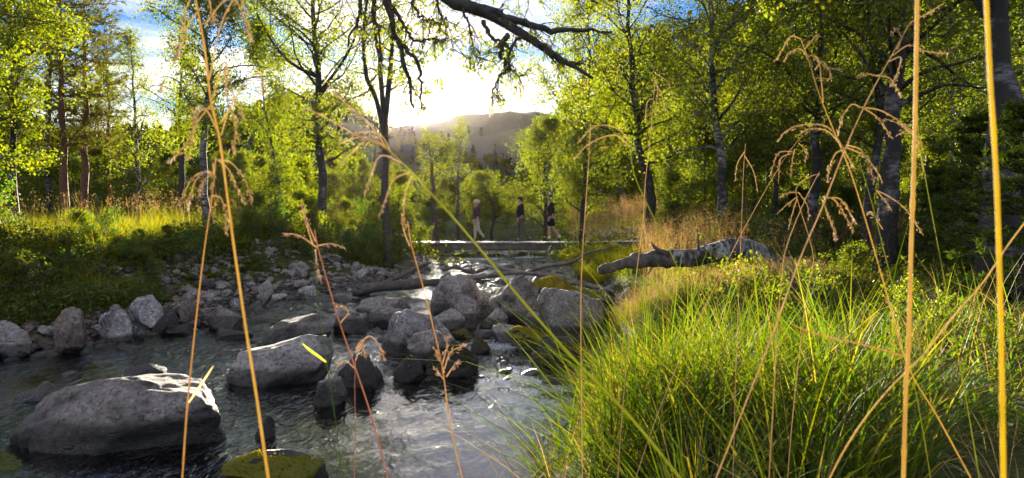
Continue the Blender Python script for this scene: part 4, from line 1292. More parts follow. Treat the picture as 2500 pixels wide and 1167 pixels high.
for k in range(39):
    d = path[k + 1] - path[k]; a = math.atan2(d[1], d[0])
    o = part('plank', PL[k % 6], bw); o.location = tuple(path[k]); o.rotation_euler = (0, rs5.uniform(-.01, .01), a + rs5.uniform(-.02, .02)); o.scale = (1.0, .75, 1)
for s in (-.3, .3):
    A = Acc(); A.add(*tube(path + np.array([s, 0, -.09]), .045, 6)); part('bearer', A.mesh('bearer', M['beam_wood'], False), bw)
# ------------------------------------------------------------------ people
def cloth(name, col, rough=.85):
    return simple_material(name, col, rough, .15, 20)


M['skin'] = simple_material('skin', (0.50, 0.30, 0.21), .55, .06, 5)


def skin_obj(name, chains, mat, parent, sub=2):
    """chains: lists of (x,y,z,r) ; a chain may start with an index of an existing vertex"""
    V, R, E = [], [], []
    for ch in chains:
        prev = None
        for q in ch:
            if isinstance(q, int): prev = q; continue
            V.append(q[:3]); R.append(q[3:] if len(q) > 4 else (q[3], q[3]))
            if prev is not None: E.append((prev, len(V) - 1))
            prev = len(V) - 1
    me = bpy.data.meshes.new(name); me.from_pydata(V, E, [])
    o = part(name, me, parent)
    md = o.modifiers.new('skin', 'SKIN'); md.use_smooth_shade = True
    for sv, r in zip(me.skin_vertices[0].data, R): sv.radius = r
    me.skin_vertices[0].data[0].use_root = True
    s = o.modifiers.new('subsurf', 'SUBSURF'); s.levels = sub; s.render_levels = sub
    me.materials.append(mat)
    return o


def hand(base, w, d):
    """five finger chains that leave the palm; w index of the palm vertex"""
    x, y, z = base; out = []
    for k, (off, L) in enumerate(((-.030, .075), (-.010, .085), (.010, .080), (.030, .062))):
        out.append([w, (x + off, y, z - .04, .009), (x + off - .004, y - d * .004, z - .04 - L * .5, .008), (x + off - .012, y - d * .012, z - .04 - L * .92, .0065)])
    out.append([w, (x - .040, y - d * .006, z - .012, .010), (x - .052, y - d * .012, z - .045, .008)])
    return out


def person(px, H, label, jacket, legs, shorts=False, cap=None, hair=(.03, .02, .015), hair_blow=False, rear=.38, kick=.17, hood=False, shoe=(.04, .035, .03), lean=.0, dy=0.0):
    base = P(px, 590, BR_Y); base[2] = BR_Z + .006
    o = empty('person', (base[0], BR_Y + dy, base[2]), label, 'person')
    s = H / 1.74
    def S(ch): return [[q if isinstance(q, int) else tuple(v * s for v in q) for q in c] for c in ch]
    fr, rr = -.09, rear                      # the person walks towards -X
    body = [[(.0, 0, .94, .12, .10), (.0, 0, 1.10, .105, .09), (-.005, 0, 1.30, .125, .10), (0, 0, 1.43, .085, .07), (-.005, 0, 1.49, .052, .052), (-.02, 0, 1.56, .062, .058), (-.03, 0, 1.645, .092, .074), (-.02, 0, 1.70, .068, .06)],
            [6, (-.125, 0, 1.635, .013)],                                                  # nose
            [6, (-.02, .078, 1.64, .016)], [6, (-.02, -.078, 1.64, .016)],                # ears
            [0, (-.01, .09, .86, .085), (-.06, .095, .50, .055), (-.055, .095, .30, .048), (fr + .02, .095, .10, .036), (fr - .06, .095, .045, .034), (fr - .13, .095, .035, .026)],
            [0, (.02, -.09, .86, .085), (.10, -.095, .50, .055), (.22, -.095, .33, .046), (rr - .03, -.095, kick, .036), (rr - .05, -.095, kick - .08, .032), (rr - .11, -.095, .035, .024)]]
    nb = 8 + 3 + 12
    # arms: shoulders 2, elbow, wrist, palm
    body.append([3, (0, .165, 1.40, .055), (.05, .205, 1.14, .042), (-.04, .21, .93, .028), (-.06, .21, .87, .030, .014)]); p1 = nb + 3
    body.append([3, (0, -.165, 1.40, .055), (.03, -.205, 1.14, .042), (-.07, -.21, .93, .028), (-.095, -.21, .87, .030, .014)]); p2 = nb + 7
    body += hand((-.06, .21, .87), p1, 1) + hand((-.095, -.21, .87), p2, -1)
    skin_obj('body', S(body), M['skin'], o)
    jk = [[(0, 0, .90, .155, .125), (0, 0, 1.08, .145, .115), (-.01, 0, 1.28, .165, .125), (0, 0, 1.42, .12, .09), (0, 0, 1.49, .066, .066)],
          [3, (0, .17, 1.41, .078), (.05, .21, 1.14, .062), (-.035, .215, .955, .046)],
          [3, (0, -.17, 1.41, .078), (.03, -.21, 1.14, .062), (-.065, -.215, .955, .046)]]
    if hood: jk.append([3, (.08, 0, 1.47, .075), (.10, 0, 1.52, .05)])
    skin_obj('jacket', S(jk), jacket, o)
    k0 = .50 if not shorts else .47
    if shorts:
        tr = [[(0, 0, .92, .14, .12), (-.02, .085, .82, .112), (-.055, .095, .56, .095)], [0, (.02, -.085, .82, .112), (.085, -.095, .56, .095)]]
        skin_obj('shorts', S(tr), legs, o)
        for yy, a, b_ in ((.095, (fr + .02, .10), (-.05, .24)), (-.095, (rr - .03, kick), (rr - .10, kick + .12))):
            skin_obj('sock', S([[(a[0], yy, a[1], .044), (b_[0], yy, b_[1], .052)]]), M['sock'], o, 1)
    else:
        tr = [[(0, 0, .92, .14, .12), (-.02, .09, .84, .105), (-.06, .095, .50, .076), (-.055, .095, .30, .066), (fr + .03, .095, .12, .056)],
              [0, (.03, -.09, .84, .105), (.10, -.095, .50, .076), (.22, -.095, .33, .066), (rr - .03, -.095, kick + .02, .056)]]
        skin_obj('trousers', S(tr), legs, o)
    sm = cloth('shoe', shoe)
    skin_obj('shoe', S([[(fr + .04, .095, .075, .048), (fr - .04, .095, .048, .046), (fr - .14, .095, .040, .036)]]), sm, o)
    skin_obj('shoe', S([[(rr - .01, -.095, kick - .01, .048), (rr - .06, -.095, kick - .08, .044), (rr - .13, -.095, .042, .034)]]), sm, o)
    V, T = ICO[3]; V = V.copy()
    keep = (V[:, 2] > -.15) | (V[:, 0] > .1)
    V = V * np.array([.112, .092, .115]) * (1 + .10 * fbm(V * 4 + px, 3, 3))[:, None] * s
    if hair_blow: V[:, 0] += np.clip(V[:, 0], 0, 1) * .6; V[:, 2] += np.where(V[:, 0] > .05, .01, 0)
    T2 = T[keep[T].all(1)]
    h = part('hair', make_mesh('hair', V + np.array([-.012, 0, 1.672]) * s, [T2], [cloth('hair', hair)]), o)
    if cap is not None:
        V, T = ICO[3]; V = V.copy(); V[:, 2] = np.clip(V[:, 2], 0, 1)
        V = V * np.array([.118, .10, .105]) * s + np.array([-.015, 0, 1.69]) * s
        A = Acc(); A.add(V, None, T)
        th = np.linspace(0, 2 * math.pi, 24, endpoint=False)
        rim = [np.stack([-.015 + r_ * 1.1 * np.cos(th), r_ * np.sin(th), np.full(24, z_)], 1) * s for r_, z_ in ((.095, 1.70), (.155, 1.685), (.155, 1.677), (.095, 1.69))]
        Vr = np.concatenate(rim); Qr = np.array([[a * 24 + j, a * 24 + (j + 1) % 24, ((a + 1) % 4) * 24 + (j + 1) % 24, ((a + 1) % 4) * 24 + j] for a in range(4) for j in range(24)])
        A.add(Vr, Qr)
        part('hat', A.mesh('hat', cap), o)
    return o


M['sock'] = cloth('sock', (.75, .74, .72))
person(1163, 1.60, 'leftmost walker on the bridge, windblown fair hair, purple jacket, light trousers', cloth('purple_fleece', (.075, .03, .06)), cloth('beige_trousers', (.42, .36, .28)), hair=(.55, .42, .26), hair_blow=True, rear=.36, kick=.20, hood=True)
person(1270, 1.71, 'middle walker on the bridge, dark hair, black hooded jacket, grey brown trousers', cloth('black_jacket', (.014, .015, .016)), cloth('grey_trousers', (.12, .105, .085)), rear=.42, kick=.15, hood=True, shoe=(.10, .06, .04))
person(1345, 1.80, 'rightmost walker on the bridge, brimmed hat, black jacket and shorts, white socks', cloth('dark_jacket', (.022, .018, .024)), cloth('black_shorts', (.012, .012, .014)), shorts=True, cap=cloth('hat_cloth', (.10, .10, .11)), rear=.38, kick=.15)
# ------------------------------------------------------------------ grasses
def blades(base, length, rs, width=.005, lean=.35, bend=.6, segs=4, az=None, lean_dir=None):
    n = len(base)
    L = length * rs.uniform(.55, 1.15, n)
    az = rs.rand(n) * 2 * math.pi if az is None else az
    ln = np.abs(rs.normal(size=n)) * lean
    d = np.stack([np.cos(az) * np.sin(ln), np.sin(az) * np.sin(ln), np.cos(ln)], 1)
    if lean_dir is not None: d = d + lean_dir; d /= np.linalg.norm(d, axis=1)[:, None]
    h = np.stack([np.cos(az), np.sin(az), np.zeros(n)], 1)
    bd = bend * rs.uniform(.2, 1.4, n)
    w = np.stack([-np.sin(az), np.cos(az), np.zeros(n)], 1)
    tw = rs.normal(size=n) * .8
    w = w * np.cos(tw)[:, None] + h * np.sin(tw)[:, None]
    rows = []
    wd = width * rs.uniform(.6, 1.4, n)
    for k in range(segs + 1):
        t = k / segs
        p = base + d * (L * t)[:, None] + h * (L * bd * t * t * .5)[:, None] - np.array([0, 0, 1]) * (L * bd * bd * t ** 3 * .28)[:, None]
        ww = (wd * (1 - t ** 1.6) * .5 + .0003)[:, None]
        rows.append(np.stack([p - w * ww, p + w * ww], 1))
    V = np.stack(rows, 1).reshape(-1, 3)
    s = 2 * (segs + 1)
    q = np.array([[2 * k, 2 * k + 1, 2 * k + 3, 2 * k + 2] for k in range(segs)])
    Q = (np.arange(n)[:, None, None] * s + q[None]).reshape(-1, 4)
    return V, Q


def on_ground(x, y, dz=-.01):
    return np.stack([x, y, ground_z(x, y) + dz], 1)


def tussocks(n, per, region, spread, length, rs, width, lean, bend, segs=4, thin=None):
    cx_, cy_2 = region(rs, n)
    keep = np.ones(len(cx_), bool) if thin is None else thin(cx_, cy_2)
    cx_, cy_2 = cx_[keep], cy_2[keep]; n = len(cx_)
    a = rs.rand(n * per) * 2 * math.pi; r = spread * rs.rand(n * per) ** .6
    x = np.repeat(cx_, per) + r * np.cos(a); y = np.repeat(cy_2, per) + r * np.sin(a)
    hn = np.clip(1 + .7 * fbm2(cx_ * 1.3, cy_2 * 1.3, 2, 91), .5, 1.5).repeat(per)
    Ls = hn * (length(cy_2) if callable(length) else np.full(n, length)).repeat(per) * np.repeat(rs.uniform(.5, 1.3, n), per)
    A = Acc(); V, Q = blades(on_ground(x, y), Ls, rs, width, lean, bend, segs, a + rs.normal(size=n * per) * .5)
    A.add(V, Q); return A


def right_bank(y0, y1, d0, d1, power=1.0):
    def f(rs, n):
        y = y0 + (y1 - y0) * rs.rand(n) ** power; xl, xr = edges(y)
        return xr + d0 + (d1 - d0) * rs.rand(n), y
    return f


def left_bank(y0, y1, d0, d1):
    def f(rs, n):
        y = y0 + (y1 - y0) * rs.rand(n); xl, xr = edges(y)
        return xl - d0 - (d1 - d0) * rs.rand(n), y
    return f


def stuff(name, acc, mat, label, cat='grass', smooth=False):
    return tag(link(name, acc.mesh(name, mat, smooth)), label, cat, kind='stuff')


rg = np.random.RandomState(101)
away = lambda x, y: np.hypot(x, y) > 1.75
stuff('sedge', tussocks(430, 44, right_bank(1.9, 7.0, -.05, 1.8), .07, lambda y: np.interp(y, [2, 3.5, 5, 7.2], [.5, .64, .45, .26]), rg, .0098, .6, .9, 4, lambda x, y: away(x, y) & (fbm2(x * 2.2, y * 2.2, 3, 71) > -.1)), M['grass'], 'tall bright green sedge along the right bank in the foreground')
stuff('sedge', tussocks(230, 34, right_bank(1.8, 6.5, 1.5, 5.2), .12, lambda y: np.interp(y, [2, 6], [.48, .32]), rg, .0075, .75, 1.2, 5, lambda x, y: away(x, y) & (fbm2(x * 1.8, y * 1.8, 3, 73) > -.2)), M['grass'], 'green grass in the shade at the lower right corner')
stuff('meadow_grass', tussocks(1500, 30, left_bank(8.5, 27, 2.7, 13), .16, .38, rg, .010, .35, .6, 2), M['meadow'], 'sunlit yellow green grass on top of the left bank')
stuff('bank_grass', tussocks(650, 22, left_bank(7, 20, .9, 2.9), .12, .34, rg, .008, .5, .9, 3, lambda x, y: (y < 10.8) | (y > 16.5) | (x < edges(y)[0] - 2.1)), M['meadow'], 'longer grass hanging down the slope of the left bank')
stuff('sedge', tussocks(260, 60, lambda rs, n: (rs.uniform(1.7, 3.5, n), rs.uniform(15.5, 23, n)), .14, .27, rg, .010, .35, .6, 3), M['meadow'], 'glowing green grass on the right bank just before the bridge')
stuff('grass', tussocks(700, 30, right_bank(7.5, 20, .2, 10), .14, .35, rg, .006, .5, .8, 3), M['grass'], 'short grass among the herbs of the right bank')


def hay(n, region, H, rs, width=.0022, sp=16, sz=.016, droop=.35):
    x, y = region(rs, n); base = on_ground(x, y)
    A = Acc()
    az = rs.rand(n) * 6.28; L = H * rs.uniform(.7, 1.15, n); ln = np.abs(rs.normal(size=n)) * .17
    d = np.stack([np.cos(az) * np.sin(ln), np.sin(az) * np.sin(ln), np.cos(ln)], 1)
    w = np.stack([-np.sin(az), np.cos(az), np.zeros(n)], 1) * width * .5
    h = np.stack([np.cos(az), np.sin(az), np.zeros(n)], 1)
    f = lambda t: base + d * (L * t)[:, None] + h * (L * .12 * t * t)[:, None]
    rows = [np.stack([f(t) - w * (1.2 - t), f(t) + w * (1.2 - t)], 1) for t in (0, .35, .7, 1)]
    V = np.stack(rows, 1).reshape(-1, 3); q = np.array([[0, 1, 3, 2], [2, 3, 5, 4], [4, 5, 7, 6]])
    A.add(V, (np.arange(n)[:, None, None] * 8 + q[None]).reshape(-1, 4))
    t = rs.uniform(.72, 1.03, (n, sp)); k = rs.uniform(0, 1, (n, sp)) ** .7
    a2 = rs.rand(n, sp) * 6.28
    C = base[:, None] + d[:, None] * (L[:, None] * t)[..., None] + h[:, None] * (L[:, None] * .12 * t * t)[..., None]
    C = C + np.stack([np.cos(a2) * k * .07, np.sin(a2) * k * .07, -.05 * k * k - .01], 2) * (H ** .5)
    C = C.reshape(-1, 3); m = len(C)
    ax = np.stack([np.cos(a2.ravel()) * .5, np.sin(a2.ravel()) * .5, -np.ones(m) * .7], 1); ax /= np.linalg.norm(ax, axis=1)[:, None]
    V, Q = leaf_quads(C, sz, rs, .3, axis=ax, jitter=.25); A.add(V, Q)
    return A


stuff('dry_thatch', tussocks(190, 20, right_bank(1.9, 7.5, -.02, 5), .14, .42, rg, .005, 1.0, .9, 3, away), M['dry_grass'], 'dead straw lying among the green sedge in the foreground')
stuff('dry_grass', hay(700, lambda rs, n: (lambda p: ((rs.uniform(1390, 1600, n) - 1250) / F * p, p))(rs.uniform(26.5, 31, n)), 1.5, rg, .004, 20, .03), M['dry_grass'], 'tall tan grass behind the right end of the bridge')
stuff('dry_grass', hay(1500, lambda rs, n: (lambda p: ((rs.uniform(1570, 1830, n) - 1250) / F * p, p))(rs.uniform(10.5, 16.5, n)), 1.15, rg), M['dry_grass'], 'tall tan grass with hanging seed heads behind the fallen trunk')
stuff('dry_grass', hay(900, lambda rs, n: (lambda p: ((rs.uniform(1750, 2450, n) - 1250) / F * p, p))(rs.uniform(9, 14, n)), .95, rg), M['dry_grass'], 'thin dry grass scattered through the undergrowth on the right')
stuff('dry_grass', hay(260, left_bank(12, 22, 2.5, 10), .95, rg, .004, 16, .03), M['dry_grass'], 'dry seed heads standing above the left meadow')


def mound_hay(n, rs):
    k = rs.randint(0, 2, n); cx2 = np.where(k, 3.3, 1.95); cy3 = np.where(k, 7.6, 7.8)
    a, r = rs.rand(n) * 6.28, rs.rand(n) ** .5 * .8
    return cx2 + r * np.cos(a), cy3 + r * np.sin(a)


stuff('hair_grass', hay(2300, lambda rs, n: mound_hay(n, rs), .32, rg, .0014, 10, .009), M['dry_grass'], 'fine pinkish tan hair grass on the two mounds before the trunk')
A = Acc(); x, y = mound_hay(9000, rg); A.add(*blades(on_ground(x, y), .22, rg, .003, .5, .8, 2)); stuff('hair_grass', A, M['herb_leaf'], 'short green grass growing through the tan mounds')


def litter(n, region, height, size, mat, name, label, rs, up=.5, clump=1.0):
    x, y = region(rs, n)
    xl_, xr_ = edges(y); rub = (y > 10.8) & (y < 16.8) & (x > xl_ - 2.1 - .5 * fbm2(x, y, 2, 3)) & (x < xl_ + 1)
    x, y = x[~rub], y[~rub]; n = len(x)
    t = fbm2(x * 1.6, y * 1.6, 3, 44)
    hh = height * (.35 + clump * np.clip(t + .35, 0, 1.2)) * rs.rand(n) ** .6
    C = on_ground(x, y, .0) + np.c_[np.zeros(n), np.zeros(n), hh]
    V, Q = leaf_quads(C, size, rs, .62, up); A = Acc(); A.add(V, Q)
    return stuff(name, A, mat, label, 'undergrowth')


litter(52000, left_bank(5, 20, .75, 2.9), .36, .055, M['dark_leaf'], 'undergrowth', 'dark leafy ferns and berry bushes on the slope of the left bank', rg)
litter(9000, left_bank(7, 20, 2.2, 3.6), .22, .05, M['herb_leaf'], 'undergrowth', 'light green herbs along the top of the left bank', rg)
litter(80000, right_bank(6, 17, .9, 12), .38, .042, M['herb_leaf'], 'undergrowth', 'yellow green herbs and berry bushes covering the right bank', rg)
litter(15000, right_bank(2.5, 8, 1.8, 6), .22, .034, M['green_leaf'], 'undergrowth', 'low broad leaved herbs in the grass at the lower right', rg)
litter(60000, lambda rs, n: (lambda y: (rs.uniform(-1, 1, n) * y * .9, y))(rs.uniform(20, 60, n)), .5, .11, M['herb_leaf'], 'undergrowth', 'green undergrowth covering the forest floor far back', rg)

# ferns
def fern_mesh(seed, nf=9, L=.5):
    rs = np.random.RandomState(seed); A = Acc(); S_ = Acc()
    for f in range(nf):
        az = 6.28 * f / nf + rs.rand() * .5; ll = L * rs.uniform(.7, 1.1); n = 22
        t = np.linspace(0, 1, n)
        hd = np.array([math.cos(az), math.sin(az), 0]); sdv = np.array([-math.sin(az), math.cos(az), 0])
        rise = rs.uniform(.6, 1.0)
        pth = hd * (ll * t * (.45 + .5 * t))[:, None] + np.array([0, 0, 1]) * (ll * rise * (t - .62 * t * t))[:, None]
        A.add(*tube(pth, np.linspace(.0025, .0008, n), 3, cap=False))
        for k in range(3, n):
            pl = ll * .22 * math.sin(min(1, (1 - t[k]) * 1.25 + .06) * math.pi * .5) * (1 if k > 5 else .7)
            tg = pth[k] - pth[k - 1]; tg /= np.linalg.norm(tg)
            for s in (-1, 1):
                dd = sdv * s + tg * .35 + np.array([0, 0, -.15]) + rs.normal(size=3) * .06; dd /= np.linalg.norm(dd)
                p0 = pth[k]; w = tg * ll * .017
                A.add(np.array([p0 - w, p0 + dd * pl * .5 - w * .9, p0 + dd * pl, p0 + dd * pl * .5 + w * .9, p0 + w]), None, np.array([[0, 1, 4], [1, 3, 4], [1, 2, 3]]))
    return A.mesh('fern', M['fern_leaf'], False)


FERN = [fern_mesh(60 + k) for k in range(4)]
M['fern_shade'] = M['fern_leaf']


def fern(x, y, s, label, group=None):
    o = link('fern', FERN[rs3.randint(4)], loc=(x, y, gz(x, y) + .02)); o.scale = (s,) * 3; o.rotation_euler = (rs3.uniform(-.2, .2), rs3.uniform(-.2, .2), rs3.rand() * 6.28)
    tag(o, label, 'fern', group)


for px, Y, s, lb in [(2330, 4.3, .75, 'pale fern in the shaded grass at the lower right'), (2290, 7.4, .9, 'yellow fern in the undergrowth left of the thickest yellow stem'),
                     (1975, 4.1, .6, 'small fern in the grass beside the long straw stem'), (2110, 5.6, .7, 'fern under the two crossing straws on the right'), (2380, 5.6, .8, 'fern right of the thick golden stem, low in the herbs')]:
    p = P(px, 600, Y); fern(p[0], p[1], s, lb)
for i in range(46):
    x, y = left_bank(7, 15, 1.0, 3.3)(rs3, 1); fern(x[0], y[0], rs3.uniform(.6, 1.0), 'fern on the shaded slope of the left bank, one of many alike', 'ferns on the left bank')
for i in range(40):
    x, y = right_bank(5.5, 13, 1.5, 8)(rs3, 1); fern(x[0], y[0], rs3.uniform(.55, .95), 'fern among the herbs of the right bank, one of many alike', 'ferns on the right bank')

# ------------------------------------------------------------------ single grass stems close to the camera
def straw(name, col, tcol=None, tr=.4): M[name] = thin_material(name, col, tr, .35, tcol)
straw('straw_gold', (.54, .39, .14), (.74, .54, .16), .5)
straw('straw_orange', (.50, .35, .17), (.70, .47, .18), .5)
straw('straw_red', (.46, .26, .17), (.65, .36, .20))
straw('straw_pale', (.62, .45, .24), (.75, .52, .25))
straw('straw_yellow', (.55, .42, .03), (.85, .66, .03), .5)
straw('straw_green', (.26, .28, .03), (.45, .46, .03), .5)
straw('green_stem', (.08, .16, .02), (.15, .28, .02))
straw('seed', (.54, .41, .22), (.76, .58, .30), .5)
straw('seed_pink', (.52, .39, .27), (.75, .55, .34), .5)


def spikelets(C, ax, size, rs, asp=.26):
    """small pointed six sided seeds"""
    n = len(C); a = ax / (np.linalg.norm(ax, axis=1)[:, None] + 1e-9)
    r = np.cross(a, rand_unit(n, rs)); r /= np.linalg.norm(r, axis=1)[:, None]; q = np.cross(a, r)
    s = size * rs.uniform(.7, 1.25, n)[:, None]; w = s * asp * .5
    V = np.stack([C, C + a * s * .4 + r * w, C + a * s * .4 - r * w * .5 + q * w * .87, C + a * s * .4 - r * w * .5 - q * w * .87, C + a * s], 1).reshape(-1, 3)
    t = np.array([[0, 2, 1], [0, 3, 2], [0, 1, 3], [4, 1, 2], [4, 2, 3], [4, 3, 1]])
    return V, (np.arange(n)[:, None, None] * 5 + t[None]).reshape(-1, 3)


def node_radii(path, r0, r1, rs):
    n = len(path); u = np.linspace(0, 1, n)
    r = r0 + (r1 - r0) * u ** 1.3
    for c in rs.uniform(.25, .9, 3): r[int(c * n)] *= 1.28
    return r * (1 + .05 * rs.normal(size=n))


def stalk(pix, Y, rpx, mat, label, arcs=(), seedmat='seed', seeds=26, ssize=9, leaves=(), Yt=None, root=True, nodes=(), thick=1.0):
    """pix: stem through photo pixels from the foot up, rpx radii in photo pixels at foot and tip"""
    n = len(pix); Ys = np.linspace(Y, Yt or Y, n)
    pts = [P(a, b_, y) for (a, b_), y in zip(pix, Ys)]
    rpx = (rpx[0] * .74, rpx[1] * .74)
    R0 = rpx[0] / F * Y
    if root:
        d = pts[0] - pts[1]; d /= np.linalg.norm(d); d = d * .5 + np.array([0, -.02, -1]) * .5
        p = pts[0].copy(); base = None
        rt = []
        sg = np.linalg.norm(pts[0] - pts[1]); dn = d / np.linalg.norm(d); d0 = (pts[0] - pts[1]) / sg
        for k in range(60):
            if p[2] < gz(p[0], p[1]): break
            q_ = min(1, k / 6); dk = d0 * (1 - q_) + dn * q_
            p = p + dk / np.linalg.norm(dk) * min(sg, .15); rt.append(p)
        pts = rt[::-1] + pts
    pts = np.array(pts)
    base = pts[0].copy()
    o = empty('grass_stem', base, label, 'grass stem')
    path = resample(pts - base, 10 * len(pts))
    rs = np.random.RandomState(int(abs(pix[0][0] * 7 + pix[0][1])) % 9999)
    part('stem', (lambda A: (A.add(*tube(path, node_radii(path, R0, rpx[1] / F * Y, rs), 8)), A.mesh('stem', M[mat], True))[1])(Acc()), o)
    for arc in arcs:
        A = Acc()
        th = arc[0] if isinstance(arc[0], (int, float)) else 1.0
        ap = arc[1:] if isinstance(arc[0], (int, float)) else arc
        t0 = np.array([P(a, b_, (Yt or Y) + rs.uniform(-.01, .01) * k) for k, (a, b_) in enumerate(ap)]) - base
        c = resample(t0, 26)
        A.add(*tube(c, np.linspace(.0008, .0004, 26) * (Y ** .5) * 1.2, 4, cap=False))
        m = int(seeds * th)
        f = .28 + .72 * rs.rand(m) ** .8; C = c[np.clip((f * 25).astype(int), 0, 25)]
        dd = np.gradient(c, axis=0)[np.clip((f * 25).astype(int), 0, 25)]; dd /= np.linalg.norm(dd, axis=1)[:, None] + 1e-9
        ax = dd + rs.normal(size=(m, 3)) * .28 + np.array([0, 0, -.35])
        C = C + rs.normal(size=(m, 3)) * ssize / F * Y * .30
        V, T = spikelets(C, ax, ssize / F * Y * 1.3, rs, .22)
        A.add(V, None, T)
        part('seed_head', A.mesh('seed_head', M[seedmat], True), o)
    for lf in leaves:
        pp = resample(np.array([P(a, b_, Y) for a, b_ in lf[1]]) - base, 14)
        t = np.linspace(0, 1, 14); w = lf[0] / F * Y * .5 * np.sin((t * .85 + .12) * math.pi) ** .7
        d = np.gradient(pp, axis=0); s = np.cross(d, [0, 1, 0]); s /= np.linalg.norm(s, axis=1)[:, None]
        V = np.stack([pp - s * w[:, None], pp + np.array([0, .4, 0]) * w[:, None] * .5, pp + s * w[:, None]], 1).reshape(-1, 3)
        Q = np.array([[3 * k + j, 3 * k + j + 1, 3 * k + j + 4, 3 * k + j + 3] for k in range(13) for j in (0, 1)])
        part('leaf', make_mesh('leaf', V, [Q], [M[lf[2] if len(lf) > 2 else mat]]), o)
    return o


stalk([(655, 1167), (625, 960), (600, 800), (571, 600), (553, 463), (535, 334), (514, 241), (500, 120), (478, 0)], .72, (8.5, 3), 'straw_gold', 'tallest golden stem in the left foreground, long seed heads hanging from its top',
      arcs=[[.8, (490, 20), (460, 60), (440, 120), (410, 180), (385, 225)], [1.2, (480, -30), (455, 20), (445, 80), (432, 130)], [1.0, (520, 250), (480, 300), (460, 340), (430, 380), (405, 395)], [.8, (525, 265), (490, 270), (475, 310), (460, 385)],
            [.8, (520, 240), (545, 150), (560, 190), (575, 250), (600, 290)], [1.0, (540, 330), (560, 270), (575, 300), (570, 370)], [.7, (500, 60), (560, -10), (590, 30), (610, 100)], [.7, (510, -10), (515, 20), (525, 60)],
            [.6, (540, 300), (600, 200), (635, 180), (640, 230)], [.6, (545, 200), (550, 160), (552, 220), (560, 260)], [.8, (510, 200), (540, 60), (580, -10), (600, 40), (618, 100)], [.6, (530, 320), (505, 270), (480, 262), (470, 310)]], seeds=34, ssize=12)
stalk([(445, 1167), (455, 1020), (468, 880), (490, 680), (503, 580), (515, 500), (522, 440), (527, 385)], .85, (5, 2), 'straw_orange', 'thin orange grass stem left of the tallest golden one',
      arcs=[[(523, 430), (500, 420), (470, 435), (445, 480), (438, 497)], [(523, 425), (505, 418), (478, 440), (465, 480), (458, 515)], [(523, 430), (510, 430), (495, 445), (485, 480)], [(527, 390), (560, 395), (585, 420), (605, 455), (615, 495)],
            [(530, 390), (555, 410), (575, 450), (600, 500)], [(520, 400), (522, 430), (518, 470)], [(520, 478), (540, 485), (550, 520), (552, 570)]], seeds=34, ssize=10, leaves=[(5, [(459, 985), (480, 955), (500, 925), (521, 893)], 'straw_orange')])
stalk([(1660, 1167), (1540, 1020), (1400, 875), (1280, 740), (1190, 630), (1110, 535), (1050, 470), (990, 405), (940, 360)], .8, (8, 3), 'straw_green', 'yellow green grass stem running diagonally across the water below the bridge',
      arcs=[[(975, 390), (930, 350), (880, 335), (830, 350)], [(985, 400), (930, 380), (905, 430), (890, 480)], [(960, 380), (930, 330), (890, 322), (860, 330)], [(1000, 420), (960, 440), (940, 490), (925, 530)], [(1005, 430), (990, 470), (985, 520), (990, 560)], [(940, 360), (900, 340), (850, 380), (830, 400)], [(950, 370), (900, 300), (840, 250), (790, 190)], [(920, 350), (870, 330), (800, 290), (740, 260)]], seeds=22, ssize=9)
stalk([(948, 1167), (905, 1010), (868, 900), (830, 790), (800, 690), (775, 600), (768, 560)], .95, (3.6, 1.8), 'straw_red', 'thin reddish grass stem in front of the wedge shaped boulder',
      arcs=[[(770, 590), (750, 540), (738, 500)], [.6, (775, 600), (810, 595), (840, 605)], [.5, (775, 605), (730, 575), (690, 570)], [.9, (770, 610), (775, 650), (785, 690)], [.8, (830, 790), (850, 760), (815, 740)], [(868, 860), (900, 820), (930, 850), (938, 880)], [(870, 850), (885, 830), (890, 870)]], seedmat='seed_pink', seeds=24, ssize=8)
stalk([(1128, 1167), (1100, 1040), (1080, 900), (1058, 800), (1030, 690), (1005, 600), (995, 540)], .95, (3.4, 1.6), 'straw_orange', 'thin stem with small orange florets in front of the veined boulder',
      arcs=[[(1085, 910), (1075, 880), (1060, 850)], [(1085, 900), (1100, 860), (1130, 845)], [(1090, 920), (1110, 890), (1122, 880)], [(1080, 890), (1090, 850), (1092, 820)], [.7, (1086, 930), (1070, 910), (1060, 900)], [.5, (1000, 600), (985, 560), (980, 520)]], seeds=20, ssize=9, seedmat='seed_pink')
stalk([(836, 1167), (815, 1000), (800, 900), (785, 790), (770, 660), (765, 600)], .9, (2.6, 1.2), 'green_stem', 'thin green stem with one bright yellow leaf before the wedge shaped boulder', leaves=[(6, [(796, 884), (775, 868), (757, 855), (737, 838)], 'straw_green')],
      arcs=[[(765, 600), (755, 570), (740, 520), (738, 490)]], seeds=14)
stalk([(1422, 1167), (1420, 980), (1418, 760), (1422, 620), (1430, 500), (1438, 380), (1442, 300)], 1.2, (2.0, 1.0), 'straw_pale', 'thin brown upright straw crossing the large pointed boulder')
stalk([(2206, 1167), (2212, 950), (2218, 850), (2225, 600), (2233, 350), (2238, 100), (2240, -60)], .62, (6.5, 6), 'straw_gold', 'thick golden upright stem in the right part of the picture')
stalk([(2450, 1167), (2446, 900), (2440, 650), (2432, 420), (2418, 200), (2408, 0), (2404, -80)], .45, (8, 6.5), 'straw_yellow', 'thickest bright yellow stem near the right edge')
